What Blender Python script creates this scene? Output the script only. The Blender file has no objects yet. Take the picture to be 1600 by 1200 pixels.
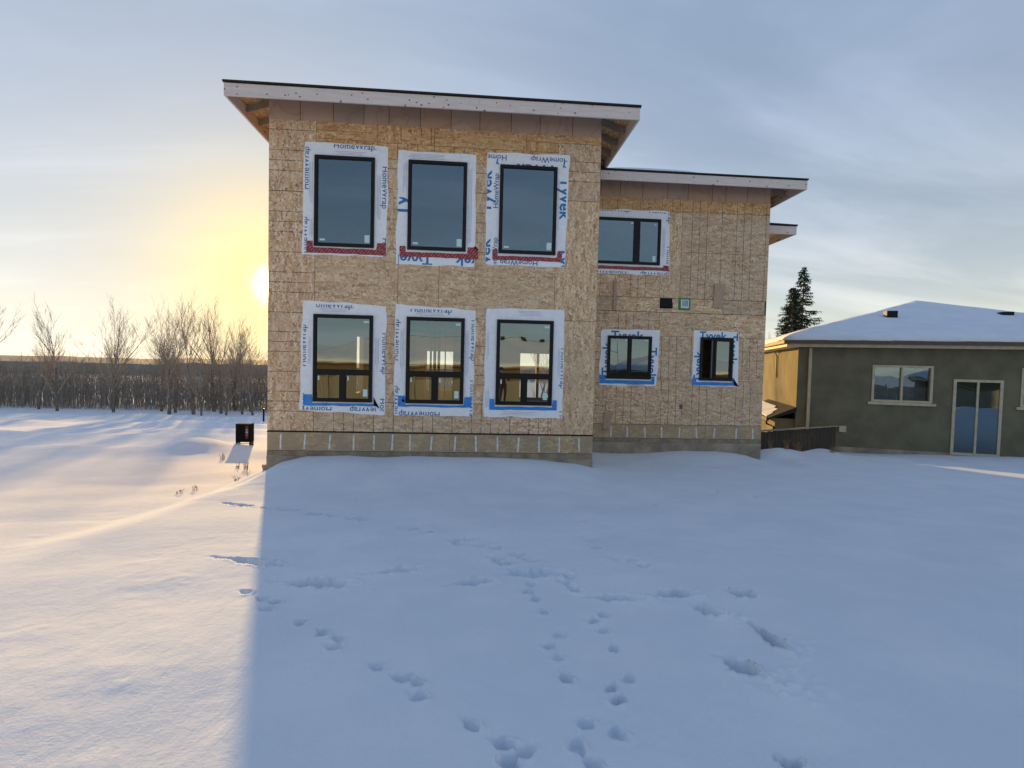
import bpy, bmesh, math, random
import numpy as np
from mathutils import Vector, Matrix, noise as mnoise

# ------------------------------------------------------------------ scene, camera, sky, sun
scene = bpy.context.scene
col = scene.collection
rng = random.Random(7)
R = math.radians

CAM = Vector((4.193, -11.034, 1.490))
YAW, PITCH, ROLL = 0.07437, -0.03783, 0.02393
fwd = Vector((math.sin(YAW)*math.cos(PITCH), math.cos(YAW)*math.cos(PITCH), math.sin(PITCH)))
r0 = Vector((math.cos(YAW), -math.sin(YAW), 0)); u0 = r0.cross(fwd)
rt = r0*math.cos(ROLL) + u0*math.sin(ROLL); up = u0*math.cos(ROLL) - r0*math.sin(ROLL)
cd = bpy.data.cameras.new('camera'); cam = bpy.data.objects.new('camera', cd); col.objects.link(cam)
cam.matrix_world = Matrix(((rt.x, up.x, -fwd.x, CAM.x), (rt.y, up.y, -fwd.y, CAM.y), (rt.z, up.z, -fwd.z, CAM.z), (0, 0, 0, 1)))
cd.sensor_fit = 'HORIZONTAL'; cd.sensor_width = 36.0; cd.lens = 817.41/1600*36.0
cd.clip_start = 0.03; cd.clip_end = 6000
scene.camera = cam

SUN_AZ, SUN_EL = R(20.05), R(7.2)          # azimuth from +Y towards -X
SUND = Vector((-math.sin(SUN_AZ)*math.cos(SUN_EL), math.cos(SUN_AZ)*math.cos(SUN_EL), math.sin(SUN_EL)))

world = bpy.data.worlds.new('World'); scene.world = world; world.use_nodes = True
wn, wl = world.node_tree.nodes, world.node_tree.links
wn.clear()
def N(nodes, typ, **kw):
    n = nodes.new(typ)
    for k, v in kw.items():
        if k == 'inp':
            for i, val in v.items(): n.inputs[i].default_value = val
        else: setattr(n, k, v)
    return n
w_out = N(wn, 'ShaderNodeOutputWorld'); w_bg = N(wn, 'ShaderNodeBackground')
w_bg.inputs['Strength'].default_value = 0.10
sky = N(wn, 'ShaderNodeTexSky', sky_type='NISHITA', sun_disc=False, sun_elevation=SUN_EL, sun_rotation=-SUN_AZ,
        altitude=600, air_density=1.0, dust_density=0.5, ozone_density=1.6)
tc = N(wn, 'ShaderNodeTexCoord')
dot = N(wn, 'ShaderNodeVectorMath', operation='DOT_PRODUCT'); dot.inputs[1].default_value = SUND
wl.new(tc.outputs['Generated'], dot.inputs[0])
def wmath(op, a, b=None, clamp=False):
    n = N(wn, 'ShaderNodeMath', operation=op); n.use_clamp = clamp
    for i, v in ((0, a), (1, b)):
        if v is None: continue
        if isinstance(v, (int, float)): n.inputs[i].default_value = v
        else: wl.new(v, n.inputs[i])
    return n.outputs[0]
def wmix(fac, a, b, blend='MIX'):
    n = N(wn, 'ShaderNodeMix', data_type='RGBA', blend_type=blend)
    for i, v in ((0, fac), (6, a), (7, b)):
        if isinstance(v, (int, float)): n.inputs[i].default_value = v
        elif isinstance(v, tuple): n.inputs[i].default_value = v
        else: wl.new(v, n.inputs[i])
    return n.outputs[2]
sep = N(wn, 'ShaderNodeSeparateXYZ'); wl.new(tc.outputs['Generated'], sep.inputs[0])
zc = wmath('ADD', wmath('MAXIMUM', sep.outputs[2], 0.0), 0.16)
div = N(wn, 'ShaderNodeCombineXYZ')
wl.new(wmath('DIVIDE', sep.outputs[0], zc), div.inputs[0]); wl.new(wmath('DIVIDE', sep.outputs[1], zc), div.inputs[1])
mp = N(wn, 'ShaderNodeMapping'); mp.inputs['Rotation'].default_value = (0, 0, R(28)); mp.inputs['Scale'].default_value = (0.55, 1.5, 1)
wl.new(div.outputs[0], mp.inputs[0])
cn = N(wn, 'ShaderNodeTexNoise', inp={'Scale': 0.9, 'Detail': 7.0, 'Roughness': 0.55, 'Distortion': 0.6}); wl.new(mp.outputs[0], cn.inputs['Vector'])
cr = N(wn, 'ShaderNodeMapRange', interpolation_type='SMOOTHSTEP', inp={1: 0.36, 2: 0.72, 3: 0.0, 4: 1.0}); wl.new(cn.outputs[0], cr.inputs[0])
prox = wmath('MAXIMUM', dot.outputs['Value'], 0.0)
near = wmath('POWER', prox, 62.0)
VEIL_HIGH, VEIL_LOW, CLOUD_NEAR = (2.1, 2.7, 3.8, 1), (6.3, 5.9, 4.9, 1), (5.6, 4.35, 1.9, 1)
low = wmath('POWER', wmath('SUBTRACT', 1.0, wmath('MAXIMUM', sep.outputs[2], 0.0)), 4.5)
tex = wmath('ADD', wmath('MULTIPLY', cr.outputs[0], 0.26), 0.93)
tcol = N(wn, 'ShaderNodeCombineColor')
for i in range(3): wl.new(tex, tcol.inputs[i])
ccol = wmix(near, wmix(1.0, wmix(low, VEIL_HIGH, VEIL_LOW), tcol.outputs[0], 'MULTIPLY'), CLOUD_NEAR)
veil = wmath('MINIMUM', wmath('ADD', wmath('MULTIPLY', cr.outputs[0], 0.28), wmath('ADD', wmath('MULTIPLY', wmath('POWER', prox, 8.0), 0.45), 0.60)), 0.97)
s1 = wmix(veil, sky.outputs[0], ccol)
GLOW_WIDE, GLOW_MID, GLOW_CORE = (1.2, 1.05, 0.75, 1), (1.8, 0.95, 0.0, 1), (60.0, 50.0, 30.0, 1)
def addglow(base, k, c):
    m = N(wn, 'ShaderNodeMix', data_type='RGBA', blend_type='MULTIPLY'); m.inputs[0].default_value = 1.0
    p = N(wn, 'ShaderNodeCombineColor'); v = wmath('POWER', prox, k)
    for i in range(3): wl.new(v, p.inputs[i])
    wl.new(p.outputs[0], m.inputs[6]); m.inputs[7].default_value = c
    return wmix(1.0, base, m.outputs[2], 'ADD')
s2 = addglow(s1, 8.0, GLOW_WIDE)
s2 = addglow(s2, 120.0, GLOW_MID)
s2 = addglow(s2, 4200.0, GLOW_CORE)
wl.new(s2, w_bg.inputs['Color']); wl.new(w_bg.outputs[0], w_out.inputs[0])

sd = bpy.data.lights.new('sun', 'SUN'); sd.energy = 5.0; sd.angle = R(0.9); sd.color = (1.0, 0.60, 0.20)
sun = bpy.data.objects.new('sun', sd); col.objects.link(sun)
sun.rotation_euler = SUND.to_track_quat('Z', 'Y').to_euler()

vs = scene.view_settings
vs.view_transform = 'Standard'; vs.look = 'None'; vs.exposure = 0.75; vs.gamma = 1.0; vs.use_curve_mapping = False
cy = scene.cycles
cy.max_bounces = 8; cy.diffuse_bounces = 4; cy.glossy_bounces = 4; cy.transparent_max_bounces = 16; cy.transmission_bounces = 4

# ------------------------------------------------------------------ helpers
class MB:
    def __init__(s): s.v, s.f, s.uv = [], [], []
    def quad(s, pts, uv=None):
        n = len(s.v); s.v += [tuple(p) for p in pts]; s.f.append(tuple(range(n, n+len(pts)))); s.uv += (uv or [(0, 0)]*len(pts)); return s
    def box(s, x0, x1, y0, y1, z0, z1):
        n = len(s.v)
        s.v += [(x0,y0,z0),(x1,y0,z0),(x1,y1,z0),(x0,y1,z0),(x0,y0,z1),(x1,y0,z1),(x1,y1,z1),(x0,y1,z1)]
        for f in ((0,3,2,1),(4,5,6,7),(0,1,5,4),(1,2,6,5),(2,3,7,6),(3,0,4,7)):
            s.f.append(tuple(n+i for i in f)); s.uv += [(0,0)]*4
        return s
    def bar(s, a, b, w, h, upv=(0,0,1)):
        a, b = Vector(a), Vector(b); d = (b-a).normalized(); U = Vector(upv); sd_ = d.cross(U)
        if sd_.length < 1e-4: sd_ = d.cross(Vector((1,0,0)))
        sd_.normalize(); U = sd_.cross(d).normalized(); n = len(s.v)
        for p in (a, b):
            for i, j in ((-1,-1),(1,-1),(1,1),(-1,1)): s.v.append(tuple(p + sd_*(w/2*i) + U*(h/2*j)))
        for f in ((0,1,2,3),(4,7,6,5),(0,4,5,1),(1,5,6,2),(2,6,7,3),(3,7,4,0)):
            s.f.append(tuple(n+i for i in f)); s.uv += [(0,0)]*4
        return s
    def tube(s, pts, rad, k=6, cap=True):
        pts = [Vector(p) for p in pts]; n0 = len(s.v); m = len(pts)
        for i, p in enumerate(pts):
            d = (pts[min(i+1, m-1)] - pts[max(i-1, 0)]).normalized()
            a = d.cross(Vector((0,0,1)) if abs(d.z) < .95 else Vector((1,0,0))).normalized(); b = d.cross(a)
            r_ = rad[i] if hasattr(rad, '__len__') else rad
            for j in range(k):
                t = 2*math.pi*j/k; s.v.append(tuple(p + a*(r_*math.cos(t)) + b*(r_*math.sin(t))))
        for i in range(m-1):
            for j in range(k):
                s.f.append((n0+i*k+j, n0+i*k+(j+1)%k, n0+(i+1)*k+(j+1)%k, n0+(i+1)*k+j)); s.uv += [(0,0)]*4
        if cap:
            s.f.append(tuple(n0+j for j in range(k))[::-1]); s.uv += [(0,0)]*k
            s.f.append(tuple(n0+(m-1)*k+j for j in range(k))); s.uv += [(0,0)]*k
        return s
    def mesh(s, name, mat, smooth=False):
        me = bpy.data.meshes.new(name); me.from_pydata(s.v, [], s.f)
        ul = me.uv_layers.new(name='UVMap'); ul.data.foreach_set('uv', np.array(s.uv, 'f').ravel())
        if mat: me.materials.append(mat)
        if smooth: me.polygons.foreach_set('use_smooth', [True]*len(me.polygons))
        me.update(); return me
    def build(s, name, mat, parent=None, smooth=False):
        o = bpy.data.objects.new(name, s.mesh(name, mat, smooth)); col.objects.link(o); o.parent = parent; return o
def empty(name, loc=(0,0,0), rz=0.0):
    o = bpy.data.objects.new(name, None); col.objects.link(o); o.location = loc; o.rotation_euler = (0,0,rz); o.empty_display_size = .2; return o
def tag(o, label=None, cat=None, group=None, kind=None):
    if label: o['label'] = label
    if cat: o['category'] = cat
    if group: o['group'] = group
    if kind: o['kind'] = kind
    return o
def copy_tree(o, parent=None):
    c = o.copy(); col.objects.link(c); c.parent = parent
    for ch in list(o.children): copy_tree(ch, c)
    return c

# ------------------------------------------------------------------ materials
def newmat(name):
    m = bpy.data.materials.new(name); m.use_nodes = True; nt = m.node_tree; nt.nodes.clear()
    o = nt.nodes.new('ShaderNodeOutputMaterial'); b = nt.nodes.new('ShaderNodeBsdfPrincipled'); nt.links.new(b.outputs[0], o.inputs[0])
    return m, nt.nodes, nt.links, b
class MX:                                             # tiny node-graph helper
    def __init__(s, name, rough=.7, spec=.3):
        s.m, s.n, s.l, s.b = newmat(name); s.b.inputs['Roughness'].default_value = rough; s.b.inputs['Specular IOR Level'].default_value = spec
    def set(s, node, i, v):
        if v is None: return
        if isinstance(v, (int, float)): node.inputs[i].default_value = v
        elif isinstance(v, tuple): node.inputs[i].default_value = v if len(v) != 3 or node.inputs[i].type != 'RGBA' else (*v, 1)
        else: s.l.new(v, node.inputs[i])
    def math(s, op, a, b=None, c=None, clamp=False):
        n = s.n.new('ShaderNodeMath'); n.operation = op; n.use_clamp = clamp
        s.set(n, 0, a); s.set(n, 1, b); s.set(n, 2, c); return n.outputs[0]
    def mix(s, f, a, b, blend='MIX'):
        n = s.n.new('ShaderNodeMix'); n.data_type = 'RGBA'; n.blend_type = blend; s.set(n, 0, f); s.set(n, 6, a); s.set(n, 7, b); return n.outputs[2]
    def noise(s, vec, scale, detail=3, rough=.5, dist=0., out=0):
        n = s.n.new('ShaderNodeTexNoise'); s.set(n, 'Vector', vec); s.set(n, 'Scale', scale); s.set(n, 'Detail', detail); s.set(n, 'Roughness', rough); s.set(n, 'Distortion', dist); return n.outputs[out]
    def vor(s, vec, scale, feature='F1', out='Distance'):
        n = s.n.new('ShaderNodeTexVoronoi'); n.feature = feature; s.set(n, 'Vector', vec); s.set(n, 'Scale', scale); return n.outputs[out]
    def ramp(s, f, stops, interp='LINEAR'):
        n = s.n.new('ShaderNodeValToRGB'); n.color_ramp.interpolation = interp; e = n.color_ramp.elements
        while len(e) > 1: e.remove(e[-1])
        e[0].position, e[0].color = stops[0][0], (*stops[0][1], 1)
        for p, c in stops[1:]: x = e.new(p); x.color = (*c, 1)
        s.l.new(f, n.inputs[0]); return n.outputs[0]
    def rng(s, v, a, b, c=0., d=1., smooth=True):
        n = s.n.new('ShaderNodeMapRange'); n.interpolation_type = 'SMOOTHSTEP' if smooth else 'LINEAR'
        for i, x in enumerate((v, a, b, c, d)): s.set(n, i, x)
        return n.outputs[0]
    def map(s, vec, rot=0., scale=(1,1,1), loc=(0,0,0)):
        n = s.n.new('ShaderNodeMapping'); s.l.new(vec, n.inputs[0]); n.inputs['Rotation'].default_value = (0,0,rot); n.inputs['Scale'].default_value = scale; n.inputs['Location'].default_value = loc; return n.outputs[0]
    def coord(s, kind='Object'):
        return s.n.new('ShaderNodeTexCoord').outputs[kind]
    def rand(s): return s.n.new('ShaderNodeObjectInfo').outputs['Random']
    def color(s, c): s.set(s.b, 'Base Color', c); return s
    def bump(s, h, strength=.3, dist=.01):
        n = s.n.new('ShaderNodeBump'); s.set(n, 'Strength', strength); s.set(n, 'Distance', dist); s.set(n, 'Height', h); s.l.new(n.outputs[0], s.b.inputs['Normal']); return s
    def comb(s, x, y, z=0.):
        n = s.n.new('ShaderNodeCombineXYZ'); s.set(n, 0, x); s.set(n, 1, y); s.set(n, 2, z); return n.outputs[0]
    def sep(s, v):
        n = s.n.new('ShaderNodeSeparateXYZ'); s.l.new(v, n.inputs[0]); return n.outputs
M = {}
def osb(name, lines, tint=(1,1,1), weather=0.):
    x = MX(name, .75, .25); uv = x.coord('UV'); rnd = x.rand()
    off = x.n.new('ShaderNodeVectorMath'); off.operation = 'ADD'; x.l.new(uv, off.inputs[0]); x.l.new(x.comb(x.math('MULTIPLY', rnd, 37.), x.math('MULTIPLY', rnd, 91.)), off.inputs[1]); P = off.outputs[0]
    warp = x.n.new('ShaderNodeVectorMath'); warp.operation = 'MULTIPLY_ADD'; x.l.new(x.noise(P, 3.5, 2, .5, 0, 1), warp.inputs[0]); warp.inputs[1].default_value = (.10,.10,0); x.l.new(P, warp.inputs[2]); PW = warp.outputs[0]
    lay = []
    for a, sc in ((R(8),(5.5,21,1)), (R(-32),(5.5,20,1)), (R(41),(6,22,1)), (R(80),(8,26,1))):
        n = x.n.new('ShaderNodeTexVoronoi'); n.voronoi_dimensions = '2D'; x.l.new(x.map(PW, a, sc), n.inputs['Vector']); n.inputs['Scale'].default_value = 1.0
        lay.append(x.sep(n.outputs['Color'])[0])
    m1 = x.rng(x.noise(P, 16, 2), .44, .56); m2 = x.rng(x.noise(x.map(P, .5, (1,1,1), (5,9,0)), 19, 2), .46, .58); m3 = x.rng(x.noise(x.map(P, .9, (1,1,1), (15,2,0)), 14, 2), .52, .62)
    def fm(f, a, b): return x.math('ADD', x.math('MULTIPLY', a, x.math('SUBTRACT', 1., f)), x.math('MULTIPLY', b, f))
    v = fm(m3, fm(m2, fm(m1, lay[0], lay[1]), lay[2]), lay[3])
    fine = x.noise(x.map(PW, .1, (1, 6, 1)), 26, 3, .6)
    v = x.math('ADD', x.math('MULTIPLY', v, .80), x.math('MULTIPLY', fine, .20))
    c = x.ramp(v, ((.08,(.17,.085,.045)), (.20,(.38,.22,.12)), (.38,(.57,.385,.23)), (.58,(.71,.515,.335)), (.78,(.86,.70,.50)), (.94,(.95,.86,.68))))
    big = x.noise(P, 1.1, 4, .6)
    c = x.mix(x.rng(big, .40, .75, 0, .35), c, (.46,.31,.19))
    hue = x.noise(PW, 5.5, 3, .6); c = x.mix(x.rng(hue, .48, .70, 0, .58), c, (.66,.375,.17)); hue2 = x.noise(x.map(PW, .7, (1,1,1), (3,8,0)), 7.5, 3, .6); c = x.mix(x.rng(hue2, .54, .72, 0, .38), c, (.52,.47,.40)); c = x.mix(.16, c, (.66,.43,.25))
    knot = x.math('LESS_THAN', x.vor(x.map(P, .3, (1,.6,1)), 4.3), .075)
    c = x.mix(x.math('MULTIPLY', knot, .7), c, (.20,.10,.05))
    if weather: c = x.mix(x.rng(x.noise(P, 2.0, 5, .65), .30, .62, weather*.35, weather), c, (.345,.275,.19))
    c = x.mix(x.math('MULTIPLY', x.rng(rnd, 0, 1, 0, 1, False), .30), c, (.45,.355,.255))
    c = x.mix(x.rng(x.noise(x.map(P, 0, (1,1,1), (7,3,0)), .8, 5, .7), .56, .70, 0, .22), c, (.30,.22,.15))
    if tint != (1,1,1): c = x.mix(1., c, tint, 'MULTIPLY')
    if lines:
        u = x.sep(uv)[0]
        def near(per):
            f = x.math('FRACT', x.math('ADD', x.math('DIVIDE', u, per), .5))
            return x.math('MULTIPLY', x.math('ABSOLUTE', x.math('SUBTRACT', f, .5)), per)
        d = x.math('MINIMUM', near(.4064), near(.6096))
        ln = x.math('LESS_THAN', d, .0062)
        br = x.rng(x.noise(P, 7., 3, .6), .33, .50, .18, .85)
        c = x.mix(x.math('MULTIPLY', ln, br), c, (.035,.025,.02))
    x.color(c); x.bump(v, .35, .004); return x.m
M['osb_lined'] = osb('osb_lined', True)
M['osb_plain'] = osb('osb_plain', False, (1.06,1.06,1.03))
M['osb_rim'] = osb('osb_rim', False, (.94,.93,.86), .85)
M['osb_grey'] = osb('osb_grey', False, (1,1,.98), .42)
M['osb_fresh'] = osb('osb_fresh', False, (1.0,.86,.64)); M['osb_fresh_lined'] = osb('osb_fresh_lined', True, (1.0,.86,.64))
M['osb_deck'] = osb('osb_deck', False, (.92,.86,.72))
def simple(name, c, rough=.7, spec=.3, var=.12, scale=6., bump=0., bscale=40.):
    x = MX(name, rough, spec); o = x.coord('Object'); n = x.noise(o, scale, 5, .6)
    cc = x.mix(x.rng(n, .3, .7), tuple(min(1, k*(1-var)) for k in c), tuple(min(1, k*(1+var)) for k in c)); x.color(cc)
    if bump: x.bump(x.noise(o, bscale, 4, .6), bump, .01)
    M[name] = x.m; return x.m
simple('membrane', (.035,.03,.026))
simple('black_vinyl', (.006,.0065,.008), .45, .25, .1)
simple('black_metal', (.006,.006,.007), .5, .22)
simple('matte_black', (.012,.012,.012), .95, .04)
simple('concrete', (.31,.265,.20), .85, .2, .28, 2.2, .4, 30)
simple('sill_wood', (.26,.21,.15), .8, .2, .25, 5)
simple('strap', (.62,.66,.66), .5, .4, .2, 14)
simple('stud', (.32,.275,.21), .8, .2, .2, 4)
simple('gypsum', (.34,.30,.25), .9, .1, .15)
simple('green_gasket', (.01,.26,.06), .5, .4)
simple('pale_plastic', (.62,.72,.74), .4, .4, .05)
simple('sticker', (.58,.78,.76), .5, .3, .06)
simple('print_blue', (.03,.20,.46), .6, .2, .12)
simple('print_navy', (.05,.15,.34), .6, .2, .12)
simple('print_grey', (.38,.44,.58), .6, .2, .12)
simple('tape_blue', (.03,.24,.66), .45, .35, .14, 9)
simple('stucco', (.160,.148,.098), .9, .15, .16, 1.4, .5, 90)
simple('stucco_dark', (.23,.20,.12), .9, .15, .1, 3, .5, 90)
simple('brown_fascia', (.11,.075,.05), .6, .3)
simple('cream_fascia', (.50,.43,.30), .6, .3)
simple('brown_siding', (.14,.095,.06), .8, .2, .2)
simple('bark', (.19,.16,.13), .95, .1, .35, 5)  # bark lightened in place of haze over the far trees
simple('twig', (.34,.28,.215), .95, .1, .3, 5)  # pale twig colour carries the haze near the low sun
simple('dry_weed', (.26,.17,.08), .95, .1, .3, 9)
simple('phone', (.75,.75,.75), .3, .5)
simple('skin', (.52,.33,.25), .6, .3)
simple('hair', (.05,.03,.02), .7, .2)
simple('lamp_metal', (.12,.12,.12), .5, .4)
def wrap_mat():
    x = MX('house_wrap_sheet', .5, .35); o = x.coord('Object')
    c1 = x.noise(o, 9, 5, .65, .4); c2 = x.noise(x.map(o, 0, (1,1,.35)), 28, 3, .6)
    x.color(x.mix(x.rng(c1, .35, .75), (.88,.90,.93), (.78,.82,.89))); h = x.math('ADD', c1, x.math('MULTIPLY', c2, .5)); x.bump(h, .8, .018); M['wrap'] = x.m
wrap_mat()
def red_tape():
    x = MX('red_flashing_tape', .4, .4); o = x.sep(x.coord('Object'))
    t = x.math('FRACT', x.math('MULTIPLY', x.math('SUBTRACT', o[0], x.math('MULTIPLY', o[2], .9)), 14.))
    t2 = x.math('FRACT', x.math('MULTIPLY', x.math('ADD', x.math('MULTIPLY', o[2], 1.), x.math('MULTIPLY', o[0], .9)), 7.))
    s_ = x.math('MULTIPLY', x.math('LESS_THAN', t, .26), x.math('GREATER_THAN', t2, .28))
    x.color(x.mix(x.math('MULTIPLY', s_, .55), (.26,.022,.035), (.62,.36,.36))); x.bump(x.noise(x.coord('Object'), 18, 3), .3, .006); M['tape_red'] = x.m
red_tape()
def fascia_mat():
    x = MX('primed_fascia', .65, .25); o = x.coord('Object'); n = x.noise(x.map(o, 0, (.5,.5,6)), 5, 5, .65)
    c = x.mix(x.rng(n, .3, .7), (.63,.555,.505), (.74,.66,.61))
    d = x.math('LESS_THAN', x.vor(x.map(o, 0, (1,.2,1.25)), 7.0), .15); s = x.rng(x.noise(o, 3.1, 2), .40, .46)
    c = x.mix(x.math('MULTIPLY', x.math('MULTIPLY', d, s), .85), c, (.09,.06,.05))
    st = x.rng(x.noise(x.map(o, 0, (4,4,.6)), 6, 4, .7), .60, .78, 0, .4); c = x.mix(st, c, (.40,.32,.29))
    x.color(c); x.bump(n, .25, .004); M['fascia'] = x.m
fascia_mat()
def cardboard():
    x = MX('cardboard', .85, .15); r = x.rand(); o = x.coord('Object')
    base = x.ramp(r, ((0.,(.40,.31,.25)), (.33,(.50,.32,.21)), (.66,(.47,.35,.27)), (1.,(.56,.36,.25))))
    n = x.noise(o, 1.4, 3, .5, .6); st = x.math('MULTIPLY', x.rng(n, .52, .56), x.math('SUBTRACT', 1., x.rng(n, .56, .60)))
    c = x.mix(x.math('MULTIPLY', st, .22), base, (.17,.10,.07)); c = x.mix(x.rng(x.noise(o, 5, 3), .35, .7, 0, .25), c, (.46,.34,.25)); x.color(c); x.bump(n, .2, .02); M['cardboard'] = x.m
cardboard()
def boardwood(name, c, sc=(1,1,1)):
    x = MX(name, .8, .2); o = x.coord('Object'); n = x.noise(x.map(o, 0, sc), 9, 5, .65, .5)
    cc = x.mix(x.rng(n, .3, .7), tuple(k*.75 for k in c), tuple(min(1, k*1.2) for k in c)); r = x.rand()
    cc = x.mix(x.math('MULTIPLY', r, .35), cc, tuple(k*.6 for k in c)); x.color(cc); x.bump(n, .3, .005); M[name] = x.m
boardwood('scrap_wood', (.47,.34,.24), (9,9,1.0)); boardwood('dark_fence', (.075,.058,.045), (8,8,.7)); boardwood('tan_fence', (.27,.245,.19), (8,8,.7)); boardwood('fence_cap', (.30,.26,.20), (1,1,6))
def shingle():
    x = MX('asphalt_shingle', .9, .2); o = x.coord('Object'); x.color(x.ramp(x.noise(o, 60, 3), ((.3,(.012,.012,.013)), (.7,(.05,.05,.052))))); x.bump(x.noise(o, 45, 3), .6, .01); M['shingle'] = x.m
shingle()
def snow():
    x = MX('snow', .95, .06); o = x.coord('Object')
    n1 = x.noise(o, 1.3, 5, .6); n2 = x.noise(o, 42, 4, .7); n3 = x.noise(x.map(o, R(20), (3.2,.8,1)), 2.2, 4, .6, .8)
    x.color(x.mix(x.rng(n1, .35, .7), (.66,.735,.83), (.72,.785,.865)))
    h = x.math('ADD', x.math('ADD', x.math('MULTIPLY', n2, .20), x.math('MULTIPLY', n3, .38)), x.math('MULTIPLY', x.noise(o, 9, 3, .6), .25)); x.bump(h, .5, .03); M['snow'] = x.m
snow()
def glass(name, tint, refl):
    m = bpy.data.materials.new(name); m.use_nodes = True; nt = m.node_tree; nt.nodes.clear(); n, l = nt.nodes, nt.links
    o = n.new('ShaderNodeOutputMaterial'); mx = n.new('ShaderNodeMixShader'); t = n.new('ShaderNodeBsdfTransparent'); g = n.new('ShaderNodeBsdfGlossy')
    t.inputs[0].default_value = (*tint, 1); g.inputs['Roughness'].default_value = 0.0; g.inputs[0].default_value = (.62,.84,1,1)
    fr = n.new('ShaderNodeFresnel'); fr.inputs[0].default_value = 1.45; ma = n.new('ShaderNodeMath'); ma.operation = 'MULTIPLY_ADD'; ma.inputs[1].default_value = 1.6; ma.inputs[2].default_value = refl; ma.use_clamp = True
    tcn = n.new('ShaderNodeTexCoord'); nz = n.new('ShaderNodeTexNoise'); nz.inputs['Scale'].default_value = 1.3; nz.inputs['Detail'].default_value = 1; bp = n.new('ShaderNodeBump'); bp.inputs['Strength'].default_value = .12; bp.inputs['Distance'].default_value = .02
    l.new(tcn.outputs['Object'], nz.inputs[0]); l.new(nz.outputs[0], bp.inputs['Height']); l.new(bp.outputs[0], g.inputs['Normal'])
    l.new(fr.outputs[0], ma.inputs[0]); l.new(ma.outputs[0], mx.inputs[0]); l.new(t.outputs[0], mx.inputs[1]); l.new(g.outputs[0], mx.inputs[2]); l.new(mx.outputs[0], o.inputs[0]); M[name] = m
glass('window_glass', (.62,.69,.70), .17)
def needles():
    x = MX('spruce_needles', .8, .15); r = x.noise(x.coord('Object'), 1.3, 3); x.color(x.ramp(r, ((.3,(.018,.028,.018)), (.7,(.05,.07,.042))))); M['needles'] = x.m
needles()
def woods():
    x = MX('far_woods', .95, .05); o = x.coord('Object'); n = x.noise(x.map(o, 0, (.6,.6,.08)), 2.0, 5, .7); x.color(x.ramp(n, ((.3,(.16,.15,.14)), (.7,(.36,.34,.32))))); M['woods'] = x.m  # pale tones mix snow among trees with painted distance haze
woods()
def jacket():
    x = MX('red_jacket', .8, .2); x.color(x.mix(x.noise(x.coord('Object'), 8, 3), (.22,.03,.03), (.34,.05,.045))); M['jacket'] = x.m
    x = MX('grey_trousers', .85, .2); x.color(x.mix(x.noise(x.coord('Object'), 8, 3), (.08,.08,.09), (.14,.14,.15))); M['trousers'] = x.m
jacket()

# ------------------------------------------------------------------ ground: one snow sheet, finest where the camera stands
def ss(a,b,x):
    t=np.clip((x-a)/(b-a),0,1);return t*t*(3-2*t)
LOT_Y=[-400,-60,-30,-20,-14,-10,-8,-5,-3,-1.2,0,2.6,6,10,20,28,42,100,400,1500]
LOT_Z=[-4,-1.9,-1.5,-1.15,-.5,-.2,-.27,-.5,-.66,-.72,-.76,-.88,-1.25,-1.65,-2.5,-3.2,-4.1,-6,-9,-9]
LEF_Y=[-400,-60,-30,-20,-14,-10,-8,-5,-3,1,3,6,9,18,28,42,100,400,1500]
LEF_Z=[-4,-1.9,-1.5,-1.15,-.5,-.25,-.36,-.68,-.98,-1.35,-1.45,-1.66,-1.82,-2.5,-3.2,-4.1,-6,-9,-9]
CX=[0.037,.292,.805,1.583,2.396,2.898,4.373,5.741,6.435,6.8];CZ=[-.814,-.639,-.514,-.479,-.524,-.492,-.516,-.557,-.605,-.685]
WX=[6.9,7.47,7.99,8.86,9.74,10.81,11.53,11.99,12.4];WZ=[-.80,-.803,-.814,-.821,-.76,-.747,-.809,-.962,-1.1]
def G(x,y):
    x=np.asarray(x,float);y=np.asarray(y,float)
    z=np.interp(y,LOT_Y,LOT_Z);zl=np.interp(y,LEF_Y,LEF_Z)
    w=1-ss(-1.1,.25,x); z=z*(1-w)+zl*w
    m=ss(-2.4,-.5,y)*ss(-.5,.1,x)*(1-ss(6.7,7.7,x))*(1-ss(.4,1.2,y))
    z=z*(1-m)+np.interp(x,CX,CZ)*m
    m=ss(.6,2.2,y)*ss(6.6,7.2,x)*(1-ss(11.9,12.6,x))*(1-ss(3.5,4.5,y))
    z=z*(1-m)+np.interp(x,WX,WZ)*m
    z=z+.022*np.sin(.9*x+.5*y+1)*np.sin(.7*y-.35*x)+.012*np.sin(2.1*x-1.3*y)*np.sin(1.7*y+.6*x+2)
    return z

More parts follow.
